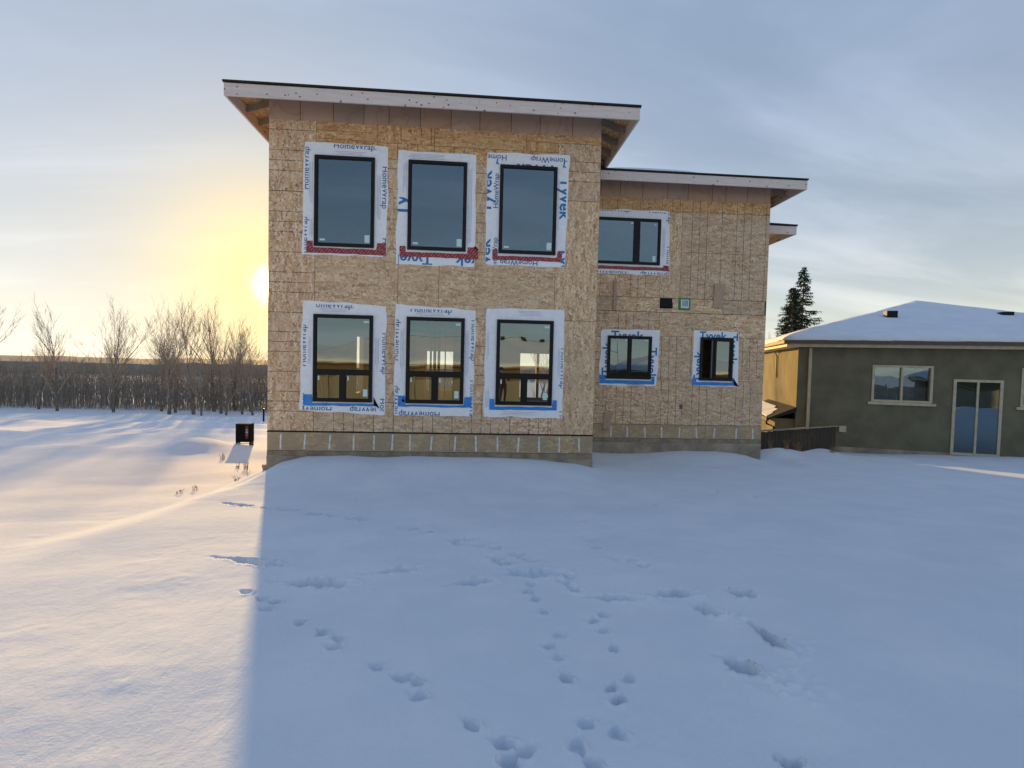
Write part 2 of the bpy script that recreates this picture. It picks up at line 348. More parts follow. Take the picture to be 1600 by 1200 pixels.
# boot prints and animal tracks pressed into the snow: x, y, direction, half length, half width, depth (metres)
BOOT =  [(2.184, -6.036, -0.39, 0.33, 0.078, 0.06), (2.929, -6.62, -0.26, 0.255, 0.107, 0.08), (3.532, -6.342, 0.18, 0.255, 0.089, 0.05), (4.222, -6.658, 0.27, 0.21, 0.088, 0.06), (4.766, -6.42, 0.06, 0.269, 0.101, 0.05), (5.342, -6.98, -0.15, 0.224, 0.07, 0.05), (5.879, -6.926, -0.08, 0.17, 0.089, 0.07), (6.002, -7.269, -1.22, 0.141, 0.08, 0.1), (6.434, -6.948, -1.01, 0.091, 0.107, 0.16), (6.188, -7.761, -1.63, 0.176, 0.05, 0.18), (5.811, -8.083, -1.19, 0.121, 0.066, 0.18), (5.637, -8.868, -0.86, 0.056, 0.05, 0.16)]
HARE =  [(2.42, -6.79, -0.77, 0.061, 0.042, 0.035), (2.61, -6.95, -0.77, 0.061, 0.042, 0.035), (2.73, -7.03, -0.77, 0.061, 0.042, 0.035), (2.72, -7.16, -0.77, 0.061, 0.042, 0.035), (3.05, -7.43, -0.77, 0.061, 0.042, 0.035), (3.24, -7.59, -0.77, 0.061, 0.042, 0.035), (3.36, -7.67, -0.77, 0.061, 0.042, 0.035), (3.36, -7.79, -0.77, 0.061, 0.042, 0.035), (3.66, -8.03, -0.77, 0.061, 0.042, 0.035), (3.83, -8.15, -0.77, 0.061, 0.042, 0.035), (3.92, -8.19, -0.77, 0.061, 0.042, 0.035), (3.94, -8.32, -0.77, 0.061, 0.042, 0.035), (4.22, -8.56, -0.77, 0.061, 0.042, 0.035), (4.37, -8.7, -0.77, 0.061, 0.042, 0.035), (4.47, -8.75, -2.36, 0.065, 0.045, 0.04), (4.39, -8.82, -2.36, 0.065, 0.045, 0.04), (4.72, -6.7, -1.56, 0.062, 0.043, 0.035), (4.66, -6.86, -1.56, 0.062, 0.043, 0.035), (4.71, -7.01, -1.56, 0.062, 0.043, 0.035), (4.76, -7.22, -1.56, 0.062, 0.043, 0.035), (4.81, -7.6, -1.56, 0.062, 0.043, 0.035), (4.72, -7.76, -1.56, 0.062, 0.043, 0.035), (4.76, -7.9, -1.56, 0.062, 0.043, 0.035), (4.76, -8.15, -1.56, 0.062, 0.043, 0.035), (4.78, -8.56, -1.56, 0.062, 0.043, 0.035), (4.71, -8.71, -1.56, 0.062, 0.043, 0.035), (4.75, -8.85, -1.56, 0.062, 0.043, 0.035), (5.18, -7.3, -1.77, 0.062, 0.043, 0.035), (5.09, -7.39, -1.77, 0.062, 0.043, 0.035), (5.12, -7.54, -1.77, 0.062, 0.043, 0.035), (5.13, -7.8, -1.77, 0.062, 0.043, 0.035), (5.11, -8.18, -1.77, 0.062, 0.043, 0.035), (4.99, -8.27, -1.77, 0.062, 0.043, 0.035), (4.99, -8.39, -1.77, 0.062, 0.043, 0.035), (4.92, -8.64, -1.77, 0.062, 0.043, 0.035), (0.63, -3.17, -0.65, 0.087, 0.06, 0.05), (0.77, -3.24, -0.65, 0.087, 0.06, 0.05), (0.9, -3.3, -0.65, 0.087, 0.06, 0.05), (1.02, -3.35, -0.65, 0.087, 0.06, 0.05), (1.29, -3.47, -0.65, 0.087, 0.06, 0.05), (1.43, -3.52, -0.65, 0.087, 0.06, 0.05), (1.58, -3.58, -0.65, 0.087, 0.06, 0.05), (1.7, -3.63, -0.65, 0.087, 0.06, 0.05), (1.8, -3.65, -0.65, 0.087, 0.06, 0.05), (2.02, -3.92, -0.65, 0.087, 0.06, 0.05), (2.07, -3.83, -0.65, 0.087, 0.06, 0.05), (2.16, -3.92, -0.65, 0.087, 0.06, 0.05), (2.36, -4.0, -0.65, 0.087, 0.06, 0.05), (2.65, -4.2, -0.65, 0.087, 0.06, 0.05), (2.72, -4.16, -0.65, 0.087, 0.06, 0.05), (2.82, -4.28, -0.65, 0.087, 0.06, 0.05), (3.4, -4.78, -0.65, 0.087, 0.06, 0.05), (3.52, -4.85, -0.65, 0.087, 0.06, 0.05), (3.68, -5.02, -0.65, 0.087, 0.06, 0.05), (4.0, -5.33, -0.65, 0.087, 0.06, 0.05), (4.08, -5.46, -0.65, 0.087, 0.06, 0.05), (4.19, -5.26, -0.65, 0.087, 0.06, 0.05), (4.27, -5.49, -0.65, 0.087, 0.06, 0.05), (4.44, -5.91, -0.65, 0.087, 0.06, 0.05), (4.46, -6.0, -0.65, 0.087, 0.06, 0.05), (4.52, -6.14, -0.65, 0.087, 0.06, 0.05), (4.46, -5.56, -0.99, 0.08, 0.055, 0.045), (4.67, -5.81, -0.99, 0.08, 0.055, 0.045), (4.71, -5.94, -0.99, 0.08, 0.055, 0.045), (4.8, -6.02, -0.99, 0.08, 0.055, 0.045), (4.53, -6.14, -0.99, 0.08, 0.055, 0.045), (4.6, -6.37, -0.99, 0.08, 0.055, 0.045), (5.01, -6.62, -0.99, 0.08, 0.055, 0.045), (5.07, -6.77, -0.99, 0.08, 0.055, 0.045), (5.07, -6.5, -0.99, 0.08, 0.055, 0.045), (5.68, -4.22, 0.46, 0.087, 0.06, 0.04), (6.07, -3.65, 0.46, 0.087, 0.06, 0.04), (6.46, -3.28, 0.46, 0.087, 0.06, 0.04), (7.03, -3.09, 0.46, 0.087, 0.06, 0.04), (7.54, -2.88, 0.46, 0.087, 0.06, 0.04), (8.44, -2.21, 0.46, 0.087, 0.06, 0.04), (8.94, -2.6, 0.46, 0.087, 0.06, 0.04), (5.47, -5.06, -1.27, 0.072, 0.05, 0.035), (5.53, -5.23, -1.27, 0.072, 0.05, 0.035), (5.54, -5.57, -1.27, 0.072, 0.05, 0.035), (5.64, -5.98, -1.27, 0.072, 0.05, 0.035), (5.77, -6.05, -1.27, 0.072, 0.05, 0.035), (5.83, -6.23, -1.27, 0.072, 0.05, 0.035)]
def snow_height(X, Y):
    Z = G(X, Y)
    # ploughed ridges and drifts out by the road
    for y0, h, w in ((7.2,.26,1.0), (13.5,.34,1.3), (17.5,.22,1.2), (23.,.40,1.4), (33.,.35,1.6)):
        Z = Z + h*(.55+.45*np.sin(.45*X+y0)*np.sin(.21*X+2*y0))*np.exp(-((Y-y0-.25*np.sin(.6*X+y0))/w)**2)*(1-ss(-1.5,.2,X))
    Z = Z + .40*np.exp(-((X+5.5)/1.3)**2-((Y-8.1)/.9)**2)
    # snow heaped against the fence beside the wing
    Z = Z + .30*np.exp(-((X-13.0)/.75)**2-((Y-3.5)/.6)**2) + .24*np.exp(-((X-14.5)/.5)**2-((Y-3.6)/.5)**2)
    return Z
def build_ground():
    th = np.concatenate([np.radians(np.linspace(-50, 58, 640)), np.radians(np.linspace(58, 310, 70))[1:-1]])
    rr = np.concatenate([[.25,.5,.75,1.0,1.25], 1.5*np.exp(np.linspace(0, math.log(15/1.5), 470)), 15.3*np.exp(np.linspace(0, math.log(1500/15.3), 110))])
    T, RR = np.meshgrid(th, rr); X = CAM.x + RR*np.sin(T); Y = CAM.y + RR*np.cos(T); Z = snow_height(X, Y)
    rs = np.random.RandomState(3)
    def vn(x, y, f, sd_):
        x, y = x*f, y*f; xi, yi = np.floor(x), np.floor(y); fx, fy = x-xi, y-yi; fx, fy = fx*fx*(3-2*fx), fy*fy*(3-2*fy)
        h = lambda a, b: np.modf(np.abs(np.sin(a*127.1+b*311.7+sd_*74.7)*43758.5453))[0]
        return (h(xi,yi)*(1-fx)+h(xi+1,yi)*fx)*(1-fy)+(h(xi,yi+1)*(1-fx)+h(xi+1,yi+1)*fx)*fy-.5
    nearm = np.clip(1-RR/16, 0, 1)
    crust = ss(.0, .28, vn(X, Y, .55, 4)+.5*vn(X, Y, 1.7, 5))
    Z = Z + nearm*(.012*vn(X*.6, Y, 1.9, 1) + (.005+.010*crust)*vn(X*.7, Y, 6.5, 2) + (.002+.005*crust)*vn(X, Y, 17., 3))
    for lst, rim in ((BOOT, .02), (HARE, .010)):
        boot = rim > .015
        for q_, (px, py, a, L, W, dp) in enumerate(lst):
            a = a + rs.uniform(-.3,.3)*(0 if boot else 1); L, W = L*rs.uniform(.85,1.2), W*rs.uniform(.85,1.15); dp = dp*((2.5 if dp < .09 else 1.4) if boot else rs.uniform(1.3,2.1))
            msk = (np.abs(X-px) < L*2.2+.1) & (np.abs(Y-py) < L*2.2+.1)
            if not msk.any(): continue
            xx, yy = X[msk], Y[msk]; dx, dy = xx-px, yy-py
            dx = dx + W*(.55*vn(xx, yy, 14, q_)+.35*vn(xx, yy, 33, q_+7)); dy = dy + W*(.55*vn(xx, yy, 14, q_+3)+.35*vn(xx, yy, 33, q_+9))
            u = dx*math.cos(a)+dy*math.sin(a); v = -dx*math.sin(a)+dy*math.cos(a); Wv = W*(1+.28*u/L)
            d = np.sqrt((u/L)**2+(v/Wv)**2); d2 = np.sqrt(((u+.9*L)/(.75*L))**2+(v/(.5*W))**2)
            floor_ = 1+.5*vn(xx, yy, 22, q_+1)+.25*u/L
            Z[msk] += -dp*floor_*(1-ss(.46, 1.0, d)) - .22*dp*(1-ss(.3, 1., d2)) + rim*np.exp(-((d-1.16)/.15)**2)*(.35+.65*ss(-.3,.6,u/L))*(1+1.6*vn(xx, yy, 30, q_+2))
            if boot or rs.rand() < .5:                     # snow thrown ahead of the print
                for _ in range(14 if boot else 4):
                    r_ = rs.uniform(.006, .016 if boot else .009); tx, ty = px+math.cos(a)*L*rs.uniform(.9,1.9)+rs.normal(0,W*.5), py+math.sin(a)*L*rs.uniform(.9,1.9)+rs.normal(0,W*.5)
                    m2 = (np.abs(X-tx) < r_*2.5) & (np.abs(Y-ty) < r_*2.5); Z[m2] += r_*.6*np.exp(-((X[m2]-tx)**2+(Y[m2]-ty)**2)/r_**2)
    # crumbs of snow kicked out beside the deep prints
    for cx_, cy_ in ((6.05,-8.22), (5.98,-8.3), (6.3,-7.9), (6.1,-7.42), (5.9,-8.35)):
        for _ in range(26):
            px, py, r_ = cx_+rs.normal(0,.07), cy_+rs.normal(0,.07), rs.uniform(.010,.028)
            msk = (np.abs(X-px) < r_*2.5) & (np.abs(Y-py) < r_*2.5)
            Z[msk] += r_*.55*np.exp(-((X[msk]-px)**2+(Y[msk]-py)**2)/r_**2)
    nr, nt_ = X.shape; V = np.stack([X, Y, Z], -1).reshape(-1, 3)
    V = np.vstack([V, [[CAM.x, CAM.y, float(G(CAM.x, CAM.y))]]])
    i = np.arange(nr-1)[:, None]*nt_; j = np.arange(nt_)[None, :]; j2 = (j+1) % nt_
    F = np.stack([i+j, i+nt_+j, i+nt_+j2, i+j2], -1).reshape(-1, 4)
    fan = np.stack([np.full(nt_, nr*nt_), np.arange(nt_), (np.arange(nt_)+1) % nt_], -1)
    me = bpy.data.meshes.new('snow_ground'); nv = len(V); me.vertices.add(nv); me.vertices.foreach_set('co', V.astype('f').ravel())
    loops = np.concatenate([F.ravel(), fan.ravel()]); tot = np.concatenate([np.full(len(F), 4), np.full(len(fan), 3)])
    me.loops.add(len(loops)); me.loops.foreach_set('vertex_index', loops.astype('i')); me.polygons.add(len(tot))
    me.polygons.foreach_set('loop_start', np.concatenate([[0], np.cumsum(tot)[:-1]]).astype('i')); me.polygons.foreach_set('use_smooth', np.ones(len(tot), bool))
    me.update(calc_edges=True); me.validate(); me.materials.append(M['snow'])
    o = bpy.data.objects.new('snow_ground', me); col.objects.link(o); tag(o, 'snow covered ground with boot prints and animal tracks', kind='structure')
    # make the normals point up
    if me.polygons[0].normal.z < 0: me.flip_normals()
build_ground()
def gz(x, y): return float(snow_height(np.array([x]), np.array([y]))[0])
def build_hills():
    mb = MB(); n = 120; pts = []
    for k in range(n+1):
        a = R(-62+k*124/n); base = 300
        x, y = CAM.x + base*math.sin(a), CAM.y + base*math.cos(a)
        h = -2.2 + 1.6*mnoise.noise((a*6, 1, 0)) + .9*mnoise.noise((a*31, 2, 0)) + .5*mnoise.noise((a*120, 3, 0))
        pts.append((x, y, h))
    for k in range(n):
        (x0,y0,h0),(x1,y1,h1) = pts[k], pts[k+1]; s = 1.35
        mb.quad([(x0,y0,-12),(x1,y1,-12),(x1,y1,h0*0+h1),(x0,y0,h0)])
        mb.quad([(x0,y0,h0),(x1,y1,h1),(x1*s,y1*s,h1+2),(x0*s,y0*s,h0+2)])
        mb.quad([(x0*s,y0*s,h0+2),(x1*s,y1*s,h1+2),(x1*s*1.2,y1*s*1.2,-14),(x0*s*1.2,y0*s*1.2,-14)])
    tag(mb.build('hills', M['woods']), 'low dark wooded ridge along the horizon', kind='structure')
build_hills()

# ------------------------------------------------------------------ the house under construction
W, S, XR, YB = 6.78, 2.60, 12.03, 11.0
house = empty('house', (0,0,0))
tag(house, 'unfinished two storey house sheathed in bare strand board with black framed windows', 'house')
UWIN = [(x, x+1.20, 3.799, 5.621) for x in (.907, 2.782, 4.661)]
LWIN = [(x, x+1.20, .626, 2.4215) for x in (.914, 2.795, 4.667)]
WWU = (7.25, 9.04, 4.188, 5.388); WW1 = (7.71, 8.90, 1.170, 2.310); WW2 = (10.23, 11.14, 1.174, 2.332)
def wall_boxes(mb, axis, c0, c1, a0, a1, z0, z1, holes):
    A = sorted({a0, a1, *[h[0] for h in holes], *[h[1] for h in holes]}); Zs = sorted({z0, z1, *[h[2] for h in holes], *[h[3] for h in holes]})
    for i in range(len(A)-1):
        for j in range(len(Zs)-1):
            am, zm = (A[i]+A[i+1])/2, (Zs[j]+Zs[j+1])/2
            if any(h[0] < am < h[1] and h[2] < zm < h[3] for h in holes): continue
            if axis == 'y': mb.box(A[i], A[i+1], c0, c1, Zs[j], Zs[j+1])
            else: mb.box(c0, c1, A[i], A[i+1], Zs[j], Zs[j+1])
def shrink(h, d=.03): return (h[0]+d, h[1]-d, h[2]+d, h[3]-d)
mb = MB(); wall_boxes(mb, 'y', 0, .15, 0, W, -.45, 6.85, [shrink(h) for h in UWIN+LWIN]); mb.build('wall_framing', M['membrane'], house)
mb = MB(); wall_boxes(mb, 'y', S, S+.15, W+.002, XR, -.45, 6.5, [shrink(h) for h in (WWU, WW1, WW2)]); mb.build('wall_framing', M['membrane'], house)
mb = MB(); wall_boxes(mb, 'x', 0.0, .15, .152, YB, -.45, 6.85, [(7.5, 8.6, .35, 2.35)]); mb.build('side_wall', M['osb_plain'], house)
mb = MB(); wall_boxes(mb, 'x', W-.15, W, .152, S-.001, -.45, 6.85, []); mb.box(W-.15, W, S, S+.6, 3.0, 6.85); mb.build('side_wall', M['osb_plain'], house)
mb = MB(); wall_boxes(mb, 'x', XR-.15, XR, S+.152, YB, -.45, 6.5, []); mb.build('side_wall', M['osb_plain'], house)
mb = MB(); wall_boxes(mb, 'y', YB, YB+.15, 0, XR, -.45, 6.85, [(6.16, 6.85, .1, 1.96), (6.97, 7.71, .1, 1.96), (2.25, 3.72, .35, 1.95)]); mb.build('back_wall', M['osb_plain'], house)
# interior: floors, ceilings, bare stud partitions seen dimly through the panes, walls to stop sun beams
mb = MB(); mb.box(.15, W-.15, .15, YB, -.30, -.02); mb.box(W-.15, XR-.15, S+.15, YB, -.30, -.02); mb.build('floor_deck', M['stud'], house)
mb = MB(); mb.box(.15, W-.15, .15, YB, 2.75, 3.05); mb.box(W-.15, XR-.15, S+.15, YB, 2.75, 3.05); mb.build('upper_floor', M['stud'], house)
mb = MB(); mb.box(.15, W-.15, .15, YB, 6.2, 6.24); mb.box(W-.15, XR-.15, S+.15, YB, 5.9, 5.94); mb.build('ceiling', M['gypsum'], house)
for (sx0, sx1) in ((2.42,2.50), (2.56,2.68), (2.73,2.84), (3.02,3.065), (3.36,3.68)):
    MB().box(sx0, sx1, 10.4, 10.49, -.02, 2.75).build('stud', M['stud'], house)
for k in range(9):
    MB().box(.3+k*.43, .34+k*.43, 6.0, 6.09, 3.05, 6.2).build('stud', M['stud'], house)
MB().box(8.0, XR-.2, 5.2, 5.3, -.02, 2.75).build('partition_or_sun_block', M['gypsum'], house)  # stretched leftwards to stop a sun beam from the back windows
MB().box(1.40, 2.62, 3.2, 3.3, -.02, 2.75).build('partition_or_sun_block', M['gypsum'], house)  # unseen wall added to block the sun beam from the side window
MB().box(.2, XR-.2, 5.4, 5.5, 3.05, 6.2).build('partition_or_sun_block', M['gypsum'], house)

# strand-board panels, each its own piece
def panel(x0, x1, z0, z1, y, mat, orient, gap=.004, th=.011, name='sheathing_panel', u0_=0.):
    mb = MB(); X0, X1, Z0, Z1 = x0+gap, x1-gap, z0+gap, z1-gap; mb.box(X0, X1, y-th, y, Z0, Z1)
    for fi, f in enumerate(mb.f):
        for k, vi in enumerate(f):
            vx, vy, vz = mb.v[vi]; a, b = (vx-x0+u0_, vz) if orient == 'H' else (vz-z0+u0_, vx)
            mb.uv[fi*4+k] = (a, b)
    return mb.build(name, M[mat], house)
Lx, Rx = .925, 5.87
P_MAIN = [
 (0,Lx,.012,2.44,'osb_lined','V'), (0,Lx,2.44,4.88,'osb_lined','V'), (0,Lx,4.88,6.30,'osb_lined','V'),
 (2.11,2.79,.63,2.42,'osb_lined','V'), (3.99,4.66,.63,2.42,'osb_lined','V'), (2.11,2.79,3.80,5.62,'osb_lined','V'), (3.98,4.66,3.80,5.62,'osb_lined','V'),
 (Lx,2.55,.012,.63,'osb_lined','H'), (2.55,4.99,.012,.63,'osb_lined','H'), (4.99,Rx,.012,.63,'osb_lined','H'),
 (Lx,2.60,2.42,3.80,'osb_plain','H'), (2.60,3.44,2.42,3.80,'osb_plain','H'), (3.44,Rx,2.42,3.80,'osb_plain','H'),
 (Lx,2.15,5.62,5.96,'osb_plain','H'), (2.15,3.30,5.62,5.94,'osb_lined','H'), (3.30,Rx,5.62,5.93,'osb_lined','H'),
 (Lx,2.15,5.96,6.13,'osb_plain','H'), (Lx,2.15,6.13,6.30,'osb_plain','H'), (2.15,2.62,5.94,6.30,'osb_plain','V'), (2.62,3.30,5.94,6.30,'osb_lined','H'), (3.30,5.20,5.93,6.30,'osb_plain','H'), (5.20,Rx,5.93,6.13,'osb_plain','V'), (5.20,W,6.13,6.30,'osb_plain','H'),
 (Rx,W,.012,2.44,'osb_plain','V'), (Rx,W,2.44,4.95,'osb_plain','V'), (Rx,W,4.95,6.13,'osb_lined','V')]
SHELTER = {'osb_plain': 'osb_fresh', 'osb_lined': 'osb_fresh_lined'}    # boards kept dry by the eaves stay yellower
for p in P_MAIN: panel(p[0], p[1], p[2], p[3], 0, SHELTER[p[4]] if p[2] > 5.5 else p[4], p[5])
for (a, b) in ((0,3.73), (3.73,W)): panel(a, b, -.395, -.012, 0, 'osb_rim', 'H', .003, .012, 'rim_board')
MB().box(-.004, W+.004, -.020, -.001, -.012, .012).build('flashing_strip', M['black_metal'], house)
MB().box(-.002, W, -.010, 0, -.505, -.40).build('sill_plate', M['sill_wood'], house)
MB().box(-.012, W+.012, -.004, .25, -1.6, -.508).build('foundation', M['concrete'], house)
xs_main = [.275,.756,1.262,1.745,2.162,2.539,2.901,3.347,3.84,4.279,4.736,5.178,5.623,6.057,6.487]
for k, x in enumerate(xs_main):
    t = rng.uniform(-.012,.012); h0 = -.36+rng.uniform(-.015,.01)
    MB().bar((x+t,-.0155,h0), (x-t,-.0155,-.05+rng.uniform(-.012,.012)), .004, .034, (1,0,0)).build('metal_strap', M['strap'], house)
P_WING = [
 (W,9.07,5.388,5.94,'osb_lined','H'), (9.07,9.62,3.34,5.6,'osb_plain','V'), (9.07,9.62,5.6,5.94,'osb_lined','H'), (W,9.07,3.34,4.188,'osb_lined','H'),
 (9.62,XR,3.34,4.56,'osb_lined','H'), (9.62,XR,4.56,5.62,'osb_lined','H'), (9.62,XR,5.62,5.94,'osb_lined','H'),
 (W,7.71,-.03,2.96,'osb_lined','V'), (7.71,9.10,2.31,2.96,'osb_lined','H'), (9.10,10.62,2.33,2.96,'osb_plain','H'), (10.62,XR,2.33,2.96,'osb_plain','H'),
 (8.90,10.23,1.17,2.33,'osb_lined','H'), (11.14,XR,1.17,2.33,'osb_lined','H'), (7.71,9.78,-.03,1.17,'osb_lined','H'), (9.78,XR,-.03,1.17,'osb_lined','H')]
for p in P_WING: panel(p[0], p[1], p[2], p[3], S, SHELTER[p[4]] if p[2] > 5.3 else p[4], p[5], u0_=.13)
for (a, b, m) in ((W,7.86,'osb_grey'), (7.86,8.46,'osb_plain'), (8.46,10.80,'osb_plain'), (10.80,XR-.05,'osb_grey')): panel(a, b, 2.965, 3.335, S, m, 'H', .004, .019, 'band_board')
for (a, b) in ((W,10.46), (10.46,XR)): panel(a, b, -.40, -.035, S, 'osb_rim', 'H', .003, .012, 'rim_board')
MB().box(W, XR, S-.010, S, -.51, -.405).build('sill_plate', M['sill_wood'], house)
MB().box(W+.013, XR+.012, S-.004, S+.25, -1.7, -.513).build('foundation', M['concrete'], house)
for x in (7.88,8.317,8.797,9.257,9.742,10.216,10.711,11.324,11.792):
    t = rng.uniform(-.015,.015); MB().bar((x+t,S-.0155,-.38), (x-t,S-.0155,-.10), .004, .036, (1,0,0)).build('metal_strap', M['strap'], house)
# scrap boards, wall vents, hose bib
def board(pts, y, th=.038):
    mb = MB(); f = [(x, y-th, z) for x, z in pts]; b = [(x, y, z) for x, z in pts]; n = len(pts)
    mb.quad(f); mb.quad(b[::-1])
    for i in range(n): mb.quad([f[i], b[i], b[(i+1)%n], f[(i+1)%n]])
    return mb.build('scrap_board', M['scrap_wood'], house)
board([(7.822,2.972),(7.912,2.974),(7.902,3.767),(7.827,3.764)], S-.020); board([(10.53,3.128),(10.794,3.119),(10.815,3.751),(10.552,3.742)], S-.020); board([(7.646,-.159),(7.841,-.173),(7.884,.263),(7.676,.268)], S-.013)
mb = MB(); f0 = S-.021
mb.quad([(9.10,f0-.12,3.08),(9.40,f0-.12,3.08),(9.40,f0-.03,3.325),(9.10,f0-.03,3.325)]); mb.quad([(9.10,f0,3.08),(9.10,f0-.12,3.08),(9.10,f0-.03,3.325),(9.10,f0,3.325)]); mb.quad([(9.40,f0,3.08),(9.40,f0,3.325),(9.40,f0-.03,3.325),(9.40,f0-.12,3.08)]); mb.quad([(9.10,f0,3.325),(9.10,f0-.03,3.325),(9.40,f0-.03,3.325),(9.40,f0,3.325)])
mb.box(9.085,9.415,f0-.008,f0,3.065,3.34); vh = mb.build('vent_hood', M['black_metal'], house)
mb = MB(); wall_boxes(mb, 'y', f0-.007, f0, 9.59, 9.915, 3.035, 3.355, [(9.645,9.86,3.085,3.31)]); gv = mb.build('vent_gasket', M['green_gasket'], house)
mb = MB(); wall_boxes(mb, 'y', f0-.035, f0, 9.645, 9.86, 3.085, 3.31, [(9.67,9.835,3.135,3.285)]); mb.build('vent_sleeve', M['pale_plastic'], gv)
MB().box(9.67,9.835,f0-.014,f0-.008,3.135,3.285).build('vent_flap', M['print_grey'], gv)
mb = MB(); mb.box(9.72,9.80,S-.02,S-.011,.40,.52); mb.tube([(9.76,S-.02,.46),(9.76,S-.10,.46),(9.76,S-.12,.40)], .012, 6); mb.build('hose_bib', M['lamp_metal'], house)

# ---- wraps with clipped lettering, flashing tape, windows
_txt = {}
def text_polys(s, bold):
    if (s, bold) in _txt: return _txt[(s, bold)]
    cu = bpy.data.curves.new('t', 'FONT'); cu.body = s; cu.resolution_u = 2; cu.offset = .018 if bold else .004; cu.size = 1.0
    o = bpy.data.objects.new('t', cu); col.objects.link(o); dg = bpy.context.evaluated_depsgraph_get(); me = o.evaluated_get(dg).to_mesh()
    v = [(p.co.x, p.co.y) for p in me.vertices]; f = [tuple(p.vertices) for p in me.polygons]
    o.evaluated_get(dg).to_mesh_clear(); bpy.data.objects.remove(o); bpy.data.curves.remove(cu); _txt[(s, bold)] = (v, f); return v, f
def lettering(parent, y, items):
    """items: (text, x, z, turn, length in m, clip rectangle, material)"""
    for (s, x, z, turn, length, clip, mat) in items:
        bold = s.startswith('T') or s in ('y',); v, f = text_polys(s, bold); w = max(p[0] for p in v); k = length/w; c, sn = math.cos(R(turn)), math.sin(R(turn))
        bm = bmesh.new(); vs_ = [bm.verts.new((x + k*(c*p[0]-sn*p[1]), y, z + k*(sn*p[0]+c*p[1]))) for p in v]
        for q in f:
            try: bm.faces.new([vs_[i] for i in q])
            except ValueError: pass
        for co, no in (((clip[0],0,0),(-1,0,0)), ((clip[1],0,0),(1,0,0)), ((0,0,clip[2]),(0,0,-1)), ((0,0,clip[3]),(0,0,1))):
            bmesh.ops.bisect_plane(bm, geom=bm.verts[:]+bm.edges[:]+bm.faces[:], plane_co=co, plane_no=no, clear_outer=True)
        if not bm.faces: bm.free(); continue
        me = bpy.data.meshes.new('lettering'); bm.to_mesh(me); bm.free(); me.materials.append(M[mat]); o = bpy.data.objects.new('lettering', me); col.objects.link(o); o.parent = parent
def wrap(corners, win, y, seed):
    """corners TL TR BR BL as (x, z); a loose sheet with a hole for the window"""
    rr_ = random.Random(seed); (a, b, c, d) = [Vector((p[0], p[1])) for p in corners]; i0, i1, j0, j1 = win[0]+.012, win[1]-.012, win[2]+.012, win[3]-.012
    ia, ib, ic, id_ = Vector((i0,j1)), Vector((i1,j1)), Vector((i1,j0)), Vector((i0,j0)); n, m = 22, 5; mb = MB(); ring = []
    for (p, q, ip, iq) in ((a,b,ia,ib), (b,c,ib,ic), (c,d,ic,id_), (d,a,id_,ia)):
        for k in range(n):
            t = k/n; o_, i_ = p.lerp(q, t), ip.lerp(iq, t); nrm = (o_-i_).normalized()
            wob = .032*mnoise.noise((o_.x*2.3+seed, o_.y*2.3, 0)) + .007*mnoise.noise((o_.x*11, o_.y*11, seed)) - (.02*rr_.random() if k == 0 else 0)
            ring.append((o_ + nrm*wob, i_))
    tot = len(ring)
    for (o_, i_) in ring:
        for j in range(m+1):
            p = i_.lerp(o_, j/m); dz = .0022*(mnoise.noise((p.x*7+seed, p.y*3, 0)) + .7*mnoise.noise((p.x*15, p.y*13, seed)))
            mb.v.append((p.x, y-.0035+dz*(1 if j else 0) - (.004*max(0, mnoise.noise((p.x*4, p.y*4, seed+9))) if j == m else 0), p.y))
    for k in range(tot):
        for j in range(m):
            k2 = (k+1) % tot; mb.f.append((k*(m+1)+j, k*(m+1)+j+1, k2*(m+1)+j+1, k2*(m+1)+j)); mb.uv += [(0,0)]*4
    return mb.build('house_wrap', M['wrap'], house, True)
def fine_print(parent, y, rects):
    mb = MB(); rr_ = random.Random(int(y*1e5)+len(rects))
    for (x0, x1, z0, z1, vert) in rects:
        t = z0 if not vert else x0
        if vert:
            while t < x1:
                a = z0+rr_.uniform(0,.25)*(z1-z0); mb.quad([(t,y,a),(t+.006,y,a),(t+.006,y,z1-rr_.uniform(0,.2)*(z1-z0)),(t,y,z1-.02)]); t += .028
        else:
            while t < z1:
                a = x0+rr_.uniform(0,.2)*(x1-x0); mb.quad([(a,y,t),(x1-rr_.uniform(0,.3)*(x1-x0),y,t),(x1-.02-.3*(x1-x0)*0,y,t+.006),(a,y,t+.006)]); t += .028
    if mb.v: tag(mb.build('fine_print', M['print_grey'], parent), kind='stuff')
def tape(win, x0, x1, zb, zl, zr, wl_, wr_, zi, y, mat, flap=None):
    mb = MB()
    def q(pts, yy=y): mb.quad([(px, yy, pz) for px, pz in pts])
    n = 10; pts = [(x0+(x1-x0)*k/n, zi+.006*rng.uniform(-1,1), zb+.008*rng.uniform(-1,1)) for k in range(n+1)]
    for k in range(n): q([(pts[k][0],pts[k][2]),(pts[k+1][0],pts[k+1][2]),(pts[k+1][0],pts[k+1][1]),(pts[k][0],pts[k][1])])
    q([(x0,zi),(x0+wl_,zi),(x0+wl_-.01,zl),(x0,zl)], y-.0008); q([(x1-wr_,zi),(x1,zi),(x1,zr),(x1-wr_+.02,zr)], y-.0008)
    t = mb.build('flashing_tape', M[mat], house)
    if flap:
        mb = MB(); (ax, az), (bx, bz), (cx_, cz_) = flap; mb.quad([(ax,y-.006,az),(bx,y-.004,bz),(cx_,y-.03,cz_)]); mb.quad([(ax,y-.006,az),(cx_,y-.03,cz_),(bx,y-.004,bz)])
        mb.build('loose_flap', M['black_metal'], t)
    return t
def frame_ring(mb, x0, x1, z0, z1, t, y0, y1):
    mb.box(x0, x1, y0, y1, z1-t, z1); mb.box(x0, x1, y0, y1, z0, z0+t); mb.box(x0, x0+t, y0, y1, z0+t, z1-t); mb.box(x1-t, x1, y0, y1, z0+t, z1-t)
